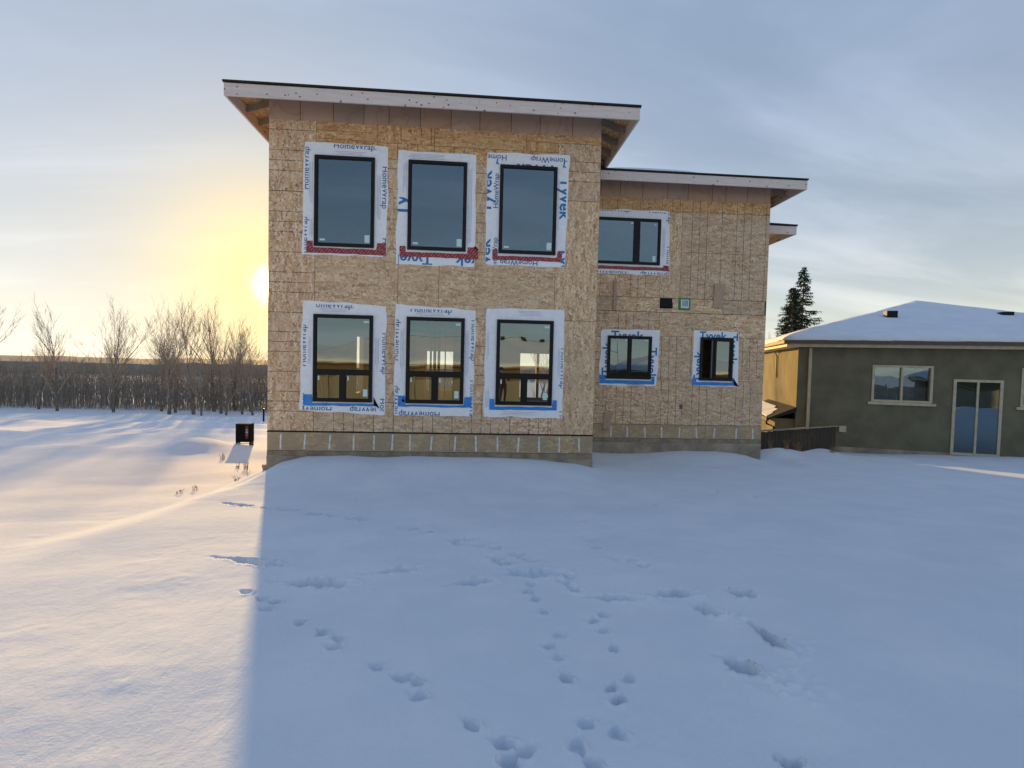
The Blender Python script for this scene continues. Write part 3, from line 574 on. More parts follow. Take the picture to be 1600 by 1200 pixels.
def pane(parent, x0, x1, z0, z1, y, name='glass_pane'):
    a = rng.uniform(-.0012,.0012); b = rng.uniform(-.001,.001)      # no pane sits perfectly flat
    mb = MB(); mb.quad([(x0,y-a,z0),(x1,y+a,z0),(x1,y+a+b,z1),(x0,y-a+b,z1)]); return mb.build(name, M['window_glass'], parent)
def window(win, y, kind):
    x0, x1, z0, z1 = win; f = y-.040; mb = MB(); t = .058
    frame_ring(mb, x0, x1, z0, z1, t, f, y+.05); frame_ring(mb, x0+t, x1-t, z0+t, z1-t, .016, f+.014, y+.04)
    wd = mb.build('window', M['black_vinyl'], house); g = y-.012; T = t+.012
    def stick(a, b, c, d): MB().box(a, b, g-.004, g-.002, c, d).build('sticker', M['sticker'], wd)
    if kind == 'fixed':
        pane(wd, x0+T, x1-T, z0+T, z1-T, g); stick(x0+.11, x0+.215, z0+.115, z0+.155); stick(x1-.19, x1-.09, z0+.10, z0+.255)
    elif kind == 'awning':
        zt = z0+.625; mb = MB(); mb.box(x0+t, x1-t, f+.002, y+.045, zt-.05, zt+.05); xm = (x0+x1)/2; mb.box(xm-.05, xm+.05, f+.002, y+.045, z0+t, zt-.05); mb.build('mullion', M['black_vinyl'], wd)
        pane(wd, x0+T, x1-T, zt+.05, z1-T, g); stick(x1-.19, x1-.085, z1-.155, z1-.115)
        for (a, b) in ((x0+t, xm-.05), (xm+.05, x1-t)):
            mb = MB(); frame_ring(mb, a, b, z0+t, zt-.05, .02, f+.010, y+.03); mb.build('sash', M['black_vinyl'], wd); pane(wd, a+.018, b-.018, z0+t+.018, zt-.068, g); stick(a+.04, a+.07, zt-.18, zt-.09)
        stick(x1-.19, x1-.10, z0+.12, z0+.27)
    elif kind == 'slider':
        xm = (x0+x1)/2; mb = MB(); mb.box(xm-.035, xm+.035, f+.004, y+.04, z0+t, z1-t); mb.build('mullion', M['black_vinyl'], wd)
        for (a, b) in ((x0+t, xm-.035), (xm+.035, x1-t)):
            mb = MB(); frame_ring(mb, a, b, z0+t, z1-t, .022, f+.012, y+.03); mb.build('sash', M['black_vinyl'], wd); pane(wd, a+.02, b-.02, z0+t+.02, z1-t-.02, g)
        stick(xm-.13, xm-.07, z1-.125, z1-.095); stick(x1-.2, x1-.1, z1-.125, z1-.095)
    elif kind == 'open_slider':
        xm = x0+(x1-x0)*.47; mb = MB(); frame_ring(mb, xm-.02, x1-t, z0+t, z1-t, .045, f+.012, y+.02); mb.box(xm-.075, xm-.022, f+.03, y+.05, z0+t, z1-t); mb.build('sash', M['black_vinyl'], wd)
        pane(wd, xm+.02, x1-t-.04, z0+t+.04, z1-t-.04, g)
        mb = MB(); mb.box(xm-.105, xm-.076, f+.035, y+.05, z0+t, z1-t); mb.build('sash_edge', M['lamp_metal'], wd)
    elif kind == 'picture':
        xm = 8.40; mb = MB(); mb.box(xm-.085, xm+.085, f+.002, y+.045, z0+t, z1-t); mb.build('mullion', M['black_vinyl'], wd)
        pane(wd, x0+T, xm-.083, z0+T, z1-T, g); pane(wd, xm+.083, x1-T, z0+T, z1-T, g); stick(xm-.17, xm-.10, z1-.15, z1-.11); stick(x1-.19, x1-.12, z1-.165, z1-.135); stick(x1-.20, x1-.115, z0+.09, z0+.24)
    return wd
C_UW = [[(.71,5.886),(2.37,5.863),(2.355,3.633),(.66,3.627)], [(2.569,5.813),(4.17,5.791),(4.174,3.49),(2.551,3.496)], [(4.385,5.863),(6.115,5.878),(6.071,3.548),(4.393,3.56)]]
C_LW = [[(.70,2.696),(2.376,2.627),(2.37,.367),(.63,.438)], [(2.567,2.684),(4.228,2.592),(4.198,.369),(2.551,.368)], [(4.432,2.65),(6.096,2.663),(6.107,.361),(4.426,.365)]]
yW = -.0115; yT = yW-.0105
def strips(c, w):                                  # clip rectangles on the sheet: top, right, bottom, left
    xl, xr = max(c[0][0], c[3][0])+.008, min(c[1][0], c[2][0])-.008; zt, zb = min(c[0][1], c[1][1])-.008, max(c[2][1], c[3][1])+.008
    return dict(T=(xl,xr,w[3]+.004,zt), B=(xl,xr,zb,w[2]-.004), L=(xl,w[0]-.004,zb,zt), R=(w[1]+.004,xr,zb,zt), xl=xl, xr=xr, zt=zt, zb=zb)
BLU, NAV = 'print_blue', 'print_navy'
def up_l(s): return s
# upper row
for i in range(3):
    c, w_ = C_UW[i], UWIN[i]; wr = wrap(c, w_, yW, 11+i); s = strips(c, w_)
    if i == 0:
        it = [('HomeWrap.', 1.27, s['zt']-.075, 0, .86, s['T'], NAV), ('HomeWrap', s['xl']+.07, 4.92, 90, .86, s['L'], NAV), ('HomeWrap', s['xl']+.05, 3.52, 90, .86, s['L'], NAV), ('HomeWrap', s['xr']-.09, 5.47, -90, .86, s['R'], NAV), ('HomeWrap', s['xr']-.07, 4.02, -90, .86, s['R'], NAV)]
        fp = [(1.25,1.95,5.66,5.74,0), (.80,.88,4.6,5.5,1), (2.16,2.24,4.3,5.3,1), (.82,.88,3.95,4.35,1)]
    elif i == 1:
        it = [('Tyvek', s['xl']+.205, 4.47, 90, 1.02, (s['xl'],w_[0]-.004,4.47,4.86), BLU), ('Tyvek', 3.30, s['zb']+.225, 180, .86, (2.60,3.32,s['zb'],s['zb']+.20), BLU), ('Tyvek', 4.62, s['zb']+.225, 180, .86, (3.75,s['xr'],s['zb'],s['zb']+.20), BLU)]
        fp = [(2.72,3.55,5.66,5.76,0), (2.68,2.76,4.95,5.6,1), (4.02,4.10,3.9,5.55,1)]
    else:
        it = [('Tyvek', s['xl']+.085, 4.62, 90, .88, s['L'], BLU), ('Tyvek', s['xl']+.085, 3.22, 90, .88, s['L'], BLU), ('HomeWrap', s['xl']+.235, 4.72, 90, .72, s['L'], NAV), ('HomeWrap', s['xl']+.235, 3.40, 90, .72, s['L'], NAV), ('Tyvek', s['xr']-.13, 5.42, -90, .88, s['R'], BLU), ('Tyvek', s['xr']-.13, 3.98, -90, .88, s['R'], BLU), ('HomeWrap', 6.10, s['zt']-.035, 180, .80, s['T'], NAV), ('HomeWrap', 4.80, s['zt']-.035, 180, .80, s['T'], NAV), ('HomeWrap', 5.50, s['zb']+.10, 180, .80, s['B'], NAV), ('y', 4.63, 5.70, 195, .09, s['T'], BLU), ('y', 6.03, 5.70, 195, .09, s['T'], BLU), ('Tyvek', 5.85, 5.66, 180, .86, (4.6,5.95,5.625,5.66), BLU)]
        fp = [(5.90,5.92,4.3,5.4,1)]
    lettering(wr, yW-.0085, it); fine_print(wr, yW-.0085, fp); window(w_, yW, 'fixed')
tape(UWIN[0], .757, 2.352, 3.660, 3.90, 3.905, .13, .20, 3.772, yT, 'tape_red'); tape(UWIN[1], 2.626, 4.24, 3.655, 3.87, 3.895, .125, .23, 3.756, yT, 'tape_red', ((4.14,3.90),(4.23,3.82),(4.19,3.91))); tape(UWIN[2], 4.54, 6.004, 3.664, 3.878, 3.885, .11, .11, 3.75, yT, 'tape_red')
# lower row
for i in range(3):
    c, w_ = C_LW[i], LWIN[i]; wr = wrap(c, w_, yW, 31+i); s = strips(c, w_)
    if i == 0:
        it = [('omeWrap.', .95, s['zt']-.06, 0, .77, s['T'], NAV), ('HomeWrap', s['xl']+.055, 1.34, 90, .86, s['L'], NAV), ('HomeWrap', s['xl']+.04, -.06, 90, .86, s['L'], NAV), ('HomeWrap', s['xr']-.06, 2.08, -90, .86, s['R'], NAV), ('HomeWrap', s['xr']-.09, .72, -90, .86, s['R'], NAV), ('HomeWrap', 1.30, s['zb']+.075, 180, .86, s['B'], NAV), ('HomeWrap', 2.52, s['zb']+.075, 180, .86, (1.6,2.2,s['zb'],w_[2]), NAV)]
        fp = [(1.0,1.6,2.48,2.55,0), (2.17,2.24,1.3,2.0,1), (.82,.86,1.4,2.0,1)]
    elif i == 1:
        it = [('HomeWrap', 2.86, s['zt']-.055, 0, .86, s['T'], NAV), ('HomeWrap', s['xl']+.06, 1.50, 90, .86, s['L'], NAV), ('HomeWrap', s['xl']+.06, .12, 90, .86, s['L'], NAV), ('HomeWrap', s['xr']-.055, 2.40, -90, .86, s['R'], NAV), ('HomeWrap', s['xr']-.055, 1.14, -90, .86, s['R'], NAV), ('HomeWrap', 3.52, s['zb']+.075, 180, .86, s['B'], NAV)]
        fp = [(2.95,3.6,2.46,2.54,0), (2.68,2.74,1.2,2.2,1), (4.02,4.08,1.2,2.2,1)]
    else:
        it = [('HomeWrap', s['xr']-.045, 1.86, -90, .86, s['R'], NAV), ('HomeWrap', s['xr']-.045, .52, -90, .86, s['R'], NAV)]
        fp = [(5.05,5.65,2.52,2.62,0), (4.47,4.50,1.5,2.2,1), (4.46,4.52,.5,1.0,1), (4.7,5.6,.42,.48,0), (5.98,6.02,1.2,1.9,1)]
    lettering(wr, yW-.0085, it); fine_print(wr, yW-.0085, fp); window(w_, yW, 'awning')
tape(LWIN[0], .72, 2.20, .545, .77, .60, .18, .06, .600, yT, 'tape_blue', ((2.14,.74),(2.27,.50),(2.15,.58))); tape(LWIN[1], 2.64, 4.165, .553, .78, .776, .15, .16, .598, yT, 'tape_blue', ((2.74,.73),(2.79,.66),(2.72,.66))); tape(LWIN[2], 4.545, 5.98, .523, .748, .744, .11, .105, .592, yT, 'tape_blue')
# wing windows
yW = S-.0115; yT = yW-.0105
c = [(7.0,5.588),(9.285,5.621),(9.30,3.944),(7.0,3.927)]; s = strips(c, WWU); wr = wrap(c, WWU, yW, 51)
lettering(wr, yW-.0085, [('HomeWrap.', 7.30, s['zt']-.03, 0, .92, s['T'], NAV), ('HomeWrap', 8.70, s['zt']-.03, 0, .92, s['T'], NAV), ('HomeWrap', 8.16, s['zb']+.05, 180, .92, s['B'], NAV), ('HomeWrap', 9.45, s['zb']+.05, 180, .92, (8.5,9.27,s['zb'],4.18), NAV), ('HomeWrap', s['xr']-.05, 6.22, -90, .92, s['R'], NAV), ('HomeWrap', s['xr']-.05, 4.70, -90, .92, s['R'], NAV)])
fine_print(wr, yW-.0085, [(9.10,9.16,4.3,5.2,1)]); window(WWU, yW, 'picture')
tape(WWU, 7.05, 9.29, 4.045, 4.2, 4.19, .1, .16, 4.135, yT, 'tape_red', ((9.12,4.26),(9.32,4.05),(9.21,4.15)))
c = [(7.546,2.457),(9.119,2.493),(9.071,.992),(7.507,.998)]; s = strips(c, WW1); wr = wrap(c, WW1, yW, 52)
lettering(wr, yW-.0085, [('Tyvek', 7.80, 2.195, 0, .88, s['T'], BLU), ('Tyvek', s['xl']+.265, 1.25, 90, .88, s['L'], BLU), ('Tyvek', s['xr']-.255, 2.02, -90, .88, s['R'], BLU), ('HomeWrap', 8.75, 1.05, 180, .5, (7.6,8.8,1.0,1.035), NAV)])
window(WW1, yW, 'slider'); tape(WW1, 7.52, 9.01, 1.040, 1.27, 1.25, .17, .09, 1.135, yT, 'tape_blue', ((7.66,1.24),(7.72,1.15),(7.69,1.26)))
c = [(10.045,2.511),(11.286,2.504),(11.323,1.018),(10.04,1.021)]; s = strips(c, WW2); wr = wrap(c, WW2, yW, 53)
lettering(wr, yW-.0085, [('Tyvek', 10.20, 2.275, 0, .76, s['T'], BLU), ('Tyvek', s['xl']+.255, 1.12, 90, .84, s['L'], BLU), ('Tyvek', s['xr']-.245, 2.46, -90, .84, s['R'], BLU)])
window(WW2, yW, 'open_slider'); tape(WW2, 10.05, 11.17, 1.045, 1.24, 1.27, .11, .03, 1.135, yT, 'tape_blue', ((11.17,1.27),(11.34,1.03),(11.18,1.06)))

# ---- roof: shingles, deck, fascia, rafter tails, card baffles
def hip_roof(x0, x1, y0, y1, ze, tag_parent, fh=.235, pitch=1/3., sides='FLRB', tails=True, wall=(0,0,0,0), fmat='fascia', smat='shingle', dmat='osb_deck', front_from=None):
    """eave rectangle; ze is the top of the fascia"""
    w, d = x1-x0, y1-y0
    def surf(o, z):
        a, b, c_, e = (x0-o,y0-o,z), (x1+o,y0-o,z), (x1+o,y1+o,z), (x0-o,y1+o,z); h = min(w, d)/2*pitch
        if d >= w: r1, r2 = ((x0+x1)/2, y0+w/2, z+h), ((x0+x1)/2, y1-w/2, z+h); return a,b,c_,e,[(a,b,r1),(b,c_,r2,r1),(c_,e,r2),(e,a,r1,r2)]
        r1, r2 = (x0+d/2,(y0+y1)/2,z+h), (x1-d/2,(y0+y1)/2,z+h); return a,b,c_,e,[(a,b,r2,r1),(b,c_,r2),(c_,e,r1,r2),(e,a,r1)]
    deck = MB(); A = surf(-.001, ze+.001); B = surf(-.001, ze+.014)
    def put(mb, faces, flip):
        for f in faces:
            pts = f[::-1] if flip else f
            uv = [(p[0]*1.0, p[1]) if abs(f[0][1]-f[1][1]) < 1e-6 else (p[1], p[0]) for p in pts]; mb.quad(pts, uv)
    put(deck, A[4], True); put(deck, B[4], False); deck.build('roof_deck', M[dmat], tag_parent)
    sh = MB(); C_ = surf(.022, ze+.017); D = surf(.022, ze+.050); put(sh, C_[4], True); put(sh, D[4], False)
    lo, hi = C_[:4], D[:4]
    for k in range(4):                                 # ragged shingle edge
        p, q, P_, Q_ = Vector(lo[k]), Vector(lo[(k+1)%4]), Vector(hi[k]), Vector(hi[(k+1)%4]); n = max(2, int((q-p).length/.16)); prev = None
        for i in range(n+1):
            t = i/n; dz = -.012*max(0, mnoise.noise((t*n*.7, k, ze*3))) - .004*rng.random(); cur = (p.lerp(q, t)+Vector((0,0,dz)), P_.lerp(Q_, t))
            if prev: sh.quad([prev[0], cur[0], cur[1], prev[1]])
            prev = cur
    sh.build('shingles', M[smat], tag_parent)
    t = .038
    if 'F' in sides: MB().box(front_from if front_from is not None else x0, x1, y0, y0+t, ze-fh, ze-.002).build('fascia', M[fmat], tag_parent)
    if 'B' in sides: MB().box(x0, x1, y1-t, y1, ze-fh, ze-.002).build('fascia', M[fmat], tag_parent)
    if 'L' in sides: MB().box(x0, x0+t, y0+t+.001, y1-t-.001, ze-fh, ze-.002).build('fascia', M[fmat], tag_parent)
    if 'R' in sides: MB().box(x1-t, x1, y0+t+.001, y1-t-.001, ze-fh, ze-.002).build('fascia', M[fmat], tag_parent)
    if tails:
        wl0, wl1, wf = wall[0], wall[1], wall[2]
        def tail(ax, ay, bx, by):
            L = math.hypot(bx-ax, by-ay); dz = L*pitch; h = .13; mb = MB()
            mb.bar((ax, ay, ze-.012-h/2), (bx, by, ze-.012-h/2+dz), .038, h); mb.build('rafter_tail', M['stud'], tag_parent)
        y = y0+.9
        while y < min(y1, y0+9.):
            if 'L' in sides: tail(x0+t+.002, y, wl0+.05, y)
            if 'R' in sides: tail(x1-t-.002, y, wl1-.05, y)
            y += .61
        for x in np.arange(x0+.75, x1-.4, .61): tail(float(x), y0+t+.002, float(x), wf+.05)
hip_roof(-.60, 7.40, -.61, YB+.75, 6.655, house, wall=(0,W,0,YB))
hip_roof(3.2, 12.64, 1.99, YB+.75, 6.375, house, fh=.225, sides='FR', wall=(7.0,XR,S,YB), front_from=W+.01)
bx = [-.005,.611,1.262,1.871,2.373,3.006,3.631,4.222,4.871,5.472,6.159,6.775]
def baffle(x0, x1, z0, z1, y):
    mb = MB(); n, m = 6, 5; sg = rng.uniform(.4,1.); tilt = rng.uniform(-.012,.012)
    for j in range(m+1):
        for i in range(n+1):
            u_, v_ = i/n, j/m; mb.v.append((x0+.005+(x1-x0-.010)*u_, y+.02-.030*sg*math.sin(math.pi*u_)*math.sin(math.pi*(.15+.7*v_))-.012*v_, z0+(z1-z0)*v_+tilt*(u_-.5)*(1-v_)))
    for j in range(m):
        for i in range(n): a = j*(n+1)+i; mb.f.append((a,a+1,a+n+2,a+n+1)); mb.uv += [(0,0)]*4
    mb.build('eave_baffle', M['cardboard'], house, True)
for i in range(len(bx)-1): baffle(bx[i], bx[i+1], 6.29, 6.83, -.032)
bw = [6.80,7.416,7.926,8.524,9.195,9.749,10.412,10.779,11.378,12.02]
for i in range(len(bw)-1): baffle(bw[i], bw[i+1], 5.925, 6.55, S-.032)
# lower eave of the bump-out behind the wing
MB().box(11.9, 12.62, 3.95, 8.0, 2.9, 5.45).build('bump_out', M['osb_plain'], house)
hip_roof(11.2, 13.20, 3.25, 8.6, 5.56, house, fh=.225, sides='FR', tails=False, front_from=12.06)
MB().box(12.62, 13.16, 3.30, 8.5, 5.50, 5.512).build('soffit', M['osb_deck'], house)
# snow left along the edge of the wing roof
mb = MB(); n = 14
for i in range(n):
    a, b = 7.55+i*.16, 7.55+(i+1)*.16; ha, hb = .05*math.sin(math.pi*i/n)**.6+.002, .05*math.sin(math.pi*(i+1)/n)**.6+.002
    mb.quad([(a,1.985,6.43),(b,1.985,6.43),(b,2.0,6.43+hb),(a,2.0,6.43+ha)]); mb.quad([(a,2.0,6.43+ha),(b,2.0,6.43+hb),(b,2.6,6.66+hb),(a,2.6,6.66+ha)]); mb.quad([(a,1.985,6.43),(a,2.0,6.43+ha),(a,2.6,6.66+ha),(a,2.6,6.6)])
mb.build('roof_snow', M['snow'], house)
# timber block stuck out at the foundation corner
bl = MB(); bl.box(-.11,-.013,.02,.20,-.98,-.86); bl.box(-.10,-.013,.03,.19,-.855,-.78); bl.box(-.11,-.013,.02,.20,-.775,-.70)
tag(bl.build('timber_blocking', M['scrap_wood']), 'small stack of timber offcuts against the house foundation corner', 'offcuts')

# ------------------------------------------------------------------ neighbour's stucco house to the right
NA = R(-20.)                                           # its side wall runs 20 degrees off our depth axis
nh = empty('stucco_house', (15.20, 6.0, 0), NA)        # local: x along the rear wall, y along the side wall
tag(nh, 'tan stucco house with snow covered roof beyond the board fence', 'house')
def nbuild(mb, name, mat, parent=None): return mb.build(name, M[mat], parent or nh)
mb = MB(); wall_boxes(mb, 'y', 0, .2, 0, 11, -1.8, 2.30, [(2.2,3.9,.55,1.75), (6.2,7.6,.55,1.75)]); nbuild(mb, 'rear_wall', 'stucco')
mb = MB(); wall_boxes(mb, 'x', 0, .2, .201, 13, -1.8, 2.30, []); nbuild(mb, 'side_wall', 'stucco')
mb = MB(); mb.box(10.8,11,.201,13,-1.8,2.3); mb.box(0,11,13.001,13.2,-1.8,2.3); nbuild(mb, 'side_wall', 'stucco')
for (a, b) in ((2.2,3.9), (6.2,7.6)):
    mb = MB(); frame_ring(mb, a, b, .55, 1.75, .07, -.03, .12); mb.box((a+b)/2-.03, (a+b)/2+.03, -.02, .1, .62, 1.68); wd = nbuild(mb, 'window', 'cream_fascia'); mb = MB(); mb.quad([(a+.05,.06,.6),(b-.05,.06,.6),(b-.05,.06,1.7),(a+.05,.06,1.7)]); nbuild(mb, 'glass_pane', 'window_glass', wd)
    mb = MB(); mb.box(a-.02,b+.02,.5,.6,.4,1.8); nbuild(mb, 'blind', 'gypsum', wd)
mb = MB(); mb.box(-.012,.12,-.012,-.001,-1.8,2.30); mb.box(-.012,-.001,-.001,.12,-1.8,2.30); nbuild(mb, 'corner_trim', 'stucco')
# roof with soffit, fascia, gutter and a snow blanket
e = .45
mb = MB(); mb.box(-e,11+e,-e,13.2+e,2.302,2.36); nbuild(mb, 'soffit', 'cream_fascia')
mb = MB(); mb.box(-e-.02,11+e+.02,-e-.02,-e,2.30,2.50); mb.box(-e-.02,-e,-e+.001,13.2+e,2.30,2.50); nbuild(mb, 'fascia', 'cream_fascia')
mb = MB(); mb.box(-e-.13,-e-.021,-e-.13,13.2+e,2.40,2.51); mb.box(-e-.02,11+e,-e-.13,-e-.021,2.40,2.51); nbuild(mb, 'gutter', 'brown_fascia')
def hipsnow(x0, x1, y0, y1, z0, pitch, th, parent, mat, name):
    w, d = x1-x0, y1-y0; mb = MB()
    def corners(z): return (x0,y0,z),(x1,y0,z),(x1,y1,z),(x0,y1,z)
    a,b,c_,e_ = corners(z0+th); h = min(w,d)/2*pitch
    if d >= w: r1, r2 = ((x0+x1)/2,y0+w/2,z0+th+h), ((x0+x1)/2,y1-w/2,z0+th+h); fs = [(a,b,r1),(b,c_,r2,r1),(c_,e_,r2),(e_,a,r1,r2)]
    else: r1, r2 = (x0+d/2,(y0+y1)/2,z0+th+h), (x1-d/2,(y0+y1)/2,z0+th+h); fs = [(a,b,r2,r1),(b,c_,r2),(c_,e_,r1,r2),(e_,a,r1)]
    for f in fs: mb.quad(f)
    lo = corners(z0); hi = (a,b,c_,e_)
    for k in range(4): mb.quad([lo[k], lo[(k+1)%4], hi[(k+1)%4], hi[k]])
    o = mb.build(name, mat, parent); me = o.data; bm = bmesh.new(); bm.from_mesh(me); bmesh.ops.remove_doubles(bm, verts=bm.verts, dist=.001); bmesh.ops.triangulate(bm, faces=bm.faces)
    for _ in range(5): bmesh.ops.subdivide_edges(bm, edges=[e_ for e_ in bm.edges if e_.calc_length() > .55], cuts=1); bmesh.ops.triangulate(bm, faces=[f for f in bm.faces if len(f.verts) > 3])
    for v_ in bm.verts:
        c_ = v_.co; top = c_.z > z0+.02
        c_.z += (.07*mnoise.noise((c_.x*.5,c_.y*.5,3)) + .035*mnoise.noise((c_.x*1.7,c_.y*1.7,5))) if top else 0
        if top and (abs(c_.x-x0) < .02 or abs(c_.x-x1) < .02 or abs(c_.y-y0) < .02 or abs(c_.y-y1) < .02): c_.z -= .05+.05*mnoise.noise((c_.x*2.2,c_.y*2.2,1)); 
    bm.to_mesh(me); bm.free(); me.polygons.foreach_set('use_smooth', [True]*len(me.polygons))
    return o
hipsnow(-e-.10, 11+e+.1, -e-.10, 13.2+e+.1, 2.512, .30, .16, nh, M['snow'], 'roof_snow')
mb = MB(); mb.tube([(.9,-.03,2.30),(.9,-.28,2.2),(.9,-.28,2.1)], .03, 6); 
mb = MB(); mb.tube([(-.40,3.2,2.32),(-.12,3.2,2.2),(-.05,3.2,2.05),(-.05,3.2,1.2)], .035, 6); nbuild(mb, 'downspout', 'cream_fascia')
mb = MB(); mb.box(.30,.39,-.10,-.02,-1.7,2.28); nbuild(mb, 'downspout', 'cream_fascia')
mb = MB(); mb.box(0.13,10.99,-.014,-.001,-1.8,-1.0); nbuild(mb, 'parging', 'concrete')
mb = MB(); frame_ring(mb, 4.45, 5.75, -1.05, 1.35, .08, -.04, -.001); mb.box(5.07,5.13,-.035,-.001,-.97,1.27); pd = nbuild(mb, 'patio_door', 'cream_fascia')
for (a, b) in ((4.53,5.07), (5.13,5.67)):
    mb = MB(); mb.quad([(a,-.012,-.97),(b,-.012,-.97),(b,-.012,1.27),(a,-.012,1.27)]); nbuild(mb, 'glass_pane', 'window_glass', pd)
for (a, b, z0_, z1_) in ((2.1,4.0,.46,.545), (6.1,7.7,.46,.545)):
    mb = MB(); mb.box(a,b,-.06,-.001,z0_,z1_); nbuild(mb, 'window_sill', 'cream_fascia')
mb = MB(); mb.box(1.3,1.5,-.09,-.001,-.5,-.3); nbuild(mb, 'dryer_vent', 'cream_fascia')
mb = MB(); mb.box(8.6,8.9,-.13,-.001,.1,.6); nbuild(mb, 'electric_meter', 'lamp_metal')
for (a, b) in ((3.5,2.4), (7.2,2.9)):
    mb = MB(); mb.box(a-.17,a+.17,b-.17,b+.17,2.9,3.75); nbuild(mb, 'roof_vent', 'black_metal')
# lean-to bay on its side wall
mb = MB(); mb.box(-.62,-.001,.15,4.6,-1.8,-.16); nbuild(mb, 'bay_wall', 'stucco')
mb = MB(); mb.quad([(-.85,-.05,-.14),(-.85,4.8,-.14),(-.002,4.8,.26),(-.002,-.05,.26)][::-1]); mb.quad([(-.85,-.05,-.20),(-.002,-.05,.10),(-.002,-.05,.26),(-.85,-.05,-.14)]); mb.quad([(-.85,-.05,-.20),(-.85,-.05,-.14),(-.85,4.8,-.14),(-.85,4.8,-.20)]); mb.quad([(-.85,-.05,-.20),(-.85,4.8,-.20),(-.002,4.8,.10),(-.002,-.05,.10)]); br = nbuild(mb, 'bay_roof', 'shingle')
mb = MB()
for (s0, s1, y0, y1) in ((.02,.55,.7,4.7), (.0,.30,.35,.72), (.55,.68,1.6,4.6)):
    f = lambda s_, y, dz: (-.85+.848*s_, y, -.14+.40*s_+dz)
    mb.quad([f(s0,y0,.03),f(s1,y0+.25,.03),f(s1,y1,.05),f(s0,y1,.05)][::-1]); mb.quad([f(s0,y0,0),f(s1,y0+.25,0),f(s1,y0+.25,.03),f(s0,y0,.03)]); mb.quad([f(s0,y0,0),f(s0,y0,.03),f(s0,y1,.05),f(s0,y1,0)])
nbuild(mb, 'bay_snow', 'snow', br)
mb = MB(); mb.box(-.93,-.851,-.08,4.8,-.24,-.14); mb.tube([(-.89,.10,-.22),(-.89,.12,-.36),(-.66,.10,-.45),(-.66,.10,-1.6)], .035, 6); nbuild(mb, 'bay_gutter', 'black_metal')

# board fence between the lots
fa, fb = Vector((12.42,4.42,0)), Vector((16.05,5.15,0)); fn = empty('board_fence', (fa.x, fa.y, 0)); tag(fn, 'dark brown board fence between the bare house and the stucco house', 'fence')
L = (fb-fa).length; dv = (fb-fa).normalized(); fn.rotation_euler = (0,0,math.atan2(dv.y, dv.x)); nb = int(L/.145)
for k in range(nb):
    zt = -.47+.16*k/nb; MB().box(k*.145, k*.145+.135, -.012+.002*rng.random(), .012, -1.75, zt+rng.uniform(-.008,.008)).build('fence_board', M['dark_fence'], fn)
for zz in (-.55,-1.25): MB().bar((0,.04,zz), (L,.04,zz+.16), .05, .09).build('fence_rail', M['dark_fence'], fn)
MB().bar((-.02,0,-.43), (L+.02,0,-.27), .14, .032).build('fence_cap', M['fence_cap'], fn)
for k in range(3): MB().box(k*L/2-.05, k*L/2+.05, .065, .165, -1.9, -.46+.08*k).build('fence_post', M['dark_fence'], fn)
MB().bar((.2,-.03,-1.06), (1.9,-.03,-1.02), .035, .045).build('lower_strip', M['fence_cap'], fn)

# ------------------------------------------------------------------ behind the photographer: seen in the panes
bf = empty('board_fence', (0,-20,0)); tag(bf, 'tan wooden yard fence mirrored in the lower panes', 'fence')
zb = -1.35; x = -14.0; board_me = {}
k = 0
while x < 26:
    bay = (x+14) % 2.44; top = .46+.10*math.sin(math.pi*bay/2.44)*1.3
    if k % 17 == 16: MB().box(x, x+.12, -.06, .08, zb, .68).build('fence_post', M['tan_fence'], bf)
    else: MB().box(x, x+.132, -.012, .012, zb, top).build('fence_board', M['tan_fence'], bf)
    x += .1435; k += 1
for zz in (-1.0, .2): MB().box(-14, 26, -.07, -.02, zz, zz+.09).build('fence_rail', M['tan_fence'], bf)
def far_house(name, label, x0, x1, y0, y1, ze, zg, pitch, wallmat, wins):
    h = empty(name, ((x0+x1)/2, y1, zg)); tag(h, label, 'house'); ox, oy, oz = (x0+x1)/2, y1, zg
    def L_(a): return a
    mb = MB(); mb.box(x0-ox, x1-ox, y0-oy, 0, 0, ze-oz-.15); mb.build('walls', M[wallmat], h)
    mb = MB(); mb.box(x0-ox-.5, x1-ox+.5, y0-oy-.5, .5, ze-oz-.15, ze-oz+.06); mb.build('eaves', M['brown_fascia'], h)
    mb = MB(); mb.box(x0-ox-.52, x1-ox+.52, .505, .55, ze-oz-.02, ze-oz+.06); mb.build('gutter', M['cream_fascia'], h)
    rs = hipsnow(x0-ox-.5, x1-ox+.5, y0-oy-.5, .5, ze-oz+.062, pitch, .18, h, M['snow'], 'roof_snow'); hr = min(x1-x0+1, y1-y0+1)/2*pitch
    for vx in wins: 
        mb = MB(); mb.box(vx-ox-.16, vx-ox+.16, (y0-y1)/2+.1, (y0-y1)/2+.4, ze-oz+hr, ze-oz+hr+.34); mb.build('roof_vent', M['black_metal'], h)
    for vx in (x0+2.5, (x0+x1)/2, x1-3.):
        mb = MB(); frame_ring(mb, vx-ox, vx-ox+1.4, 1.0, 2.1, .07, -.02, .04); wd = mb.build('window', M['cream_fascia'], h); mb = MB(); mb.quad([(vx-ox+.05,.02,1.05),(vx-ox+1.35,.02,1.05),(vx-ox+1.35,.02,2.05),(vx-ox+.05,.02,2.05)][::-1]); mb.build('glass_pane', M['black_vinyl'], wd)
    return h
far_house('bungalow', 'brown bungalow under deep roof snow mirrored in the lower panes', -8, 15.5, -37, -28, 1.25, -1.5, .42, 'brown_siding', (5.2,6.4,8.2,9.8,11.))
far_house('bungalow', 'dark bungalow with snowy roof mirrored in the small wing window', 20, 34, -46, -36, 1.0, -1.6, .38, 'brown_siding', (27.,))
sl = empty('street_lamp', (32, -86, -2)); tag(sl, 'street lamp with long curved arm mirrored in the wing window', 'street lamp')
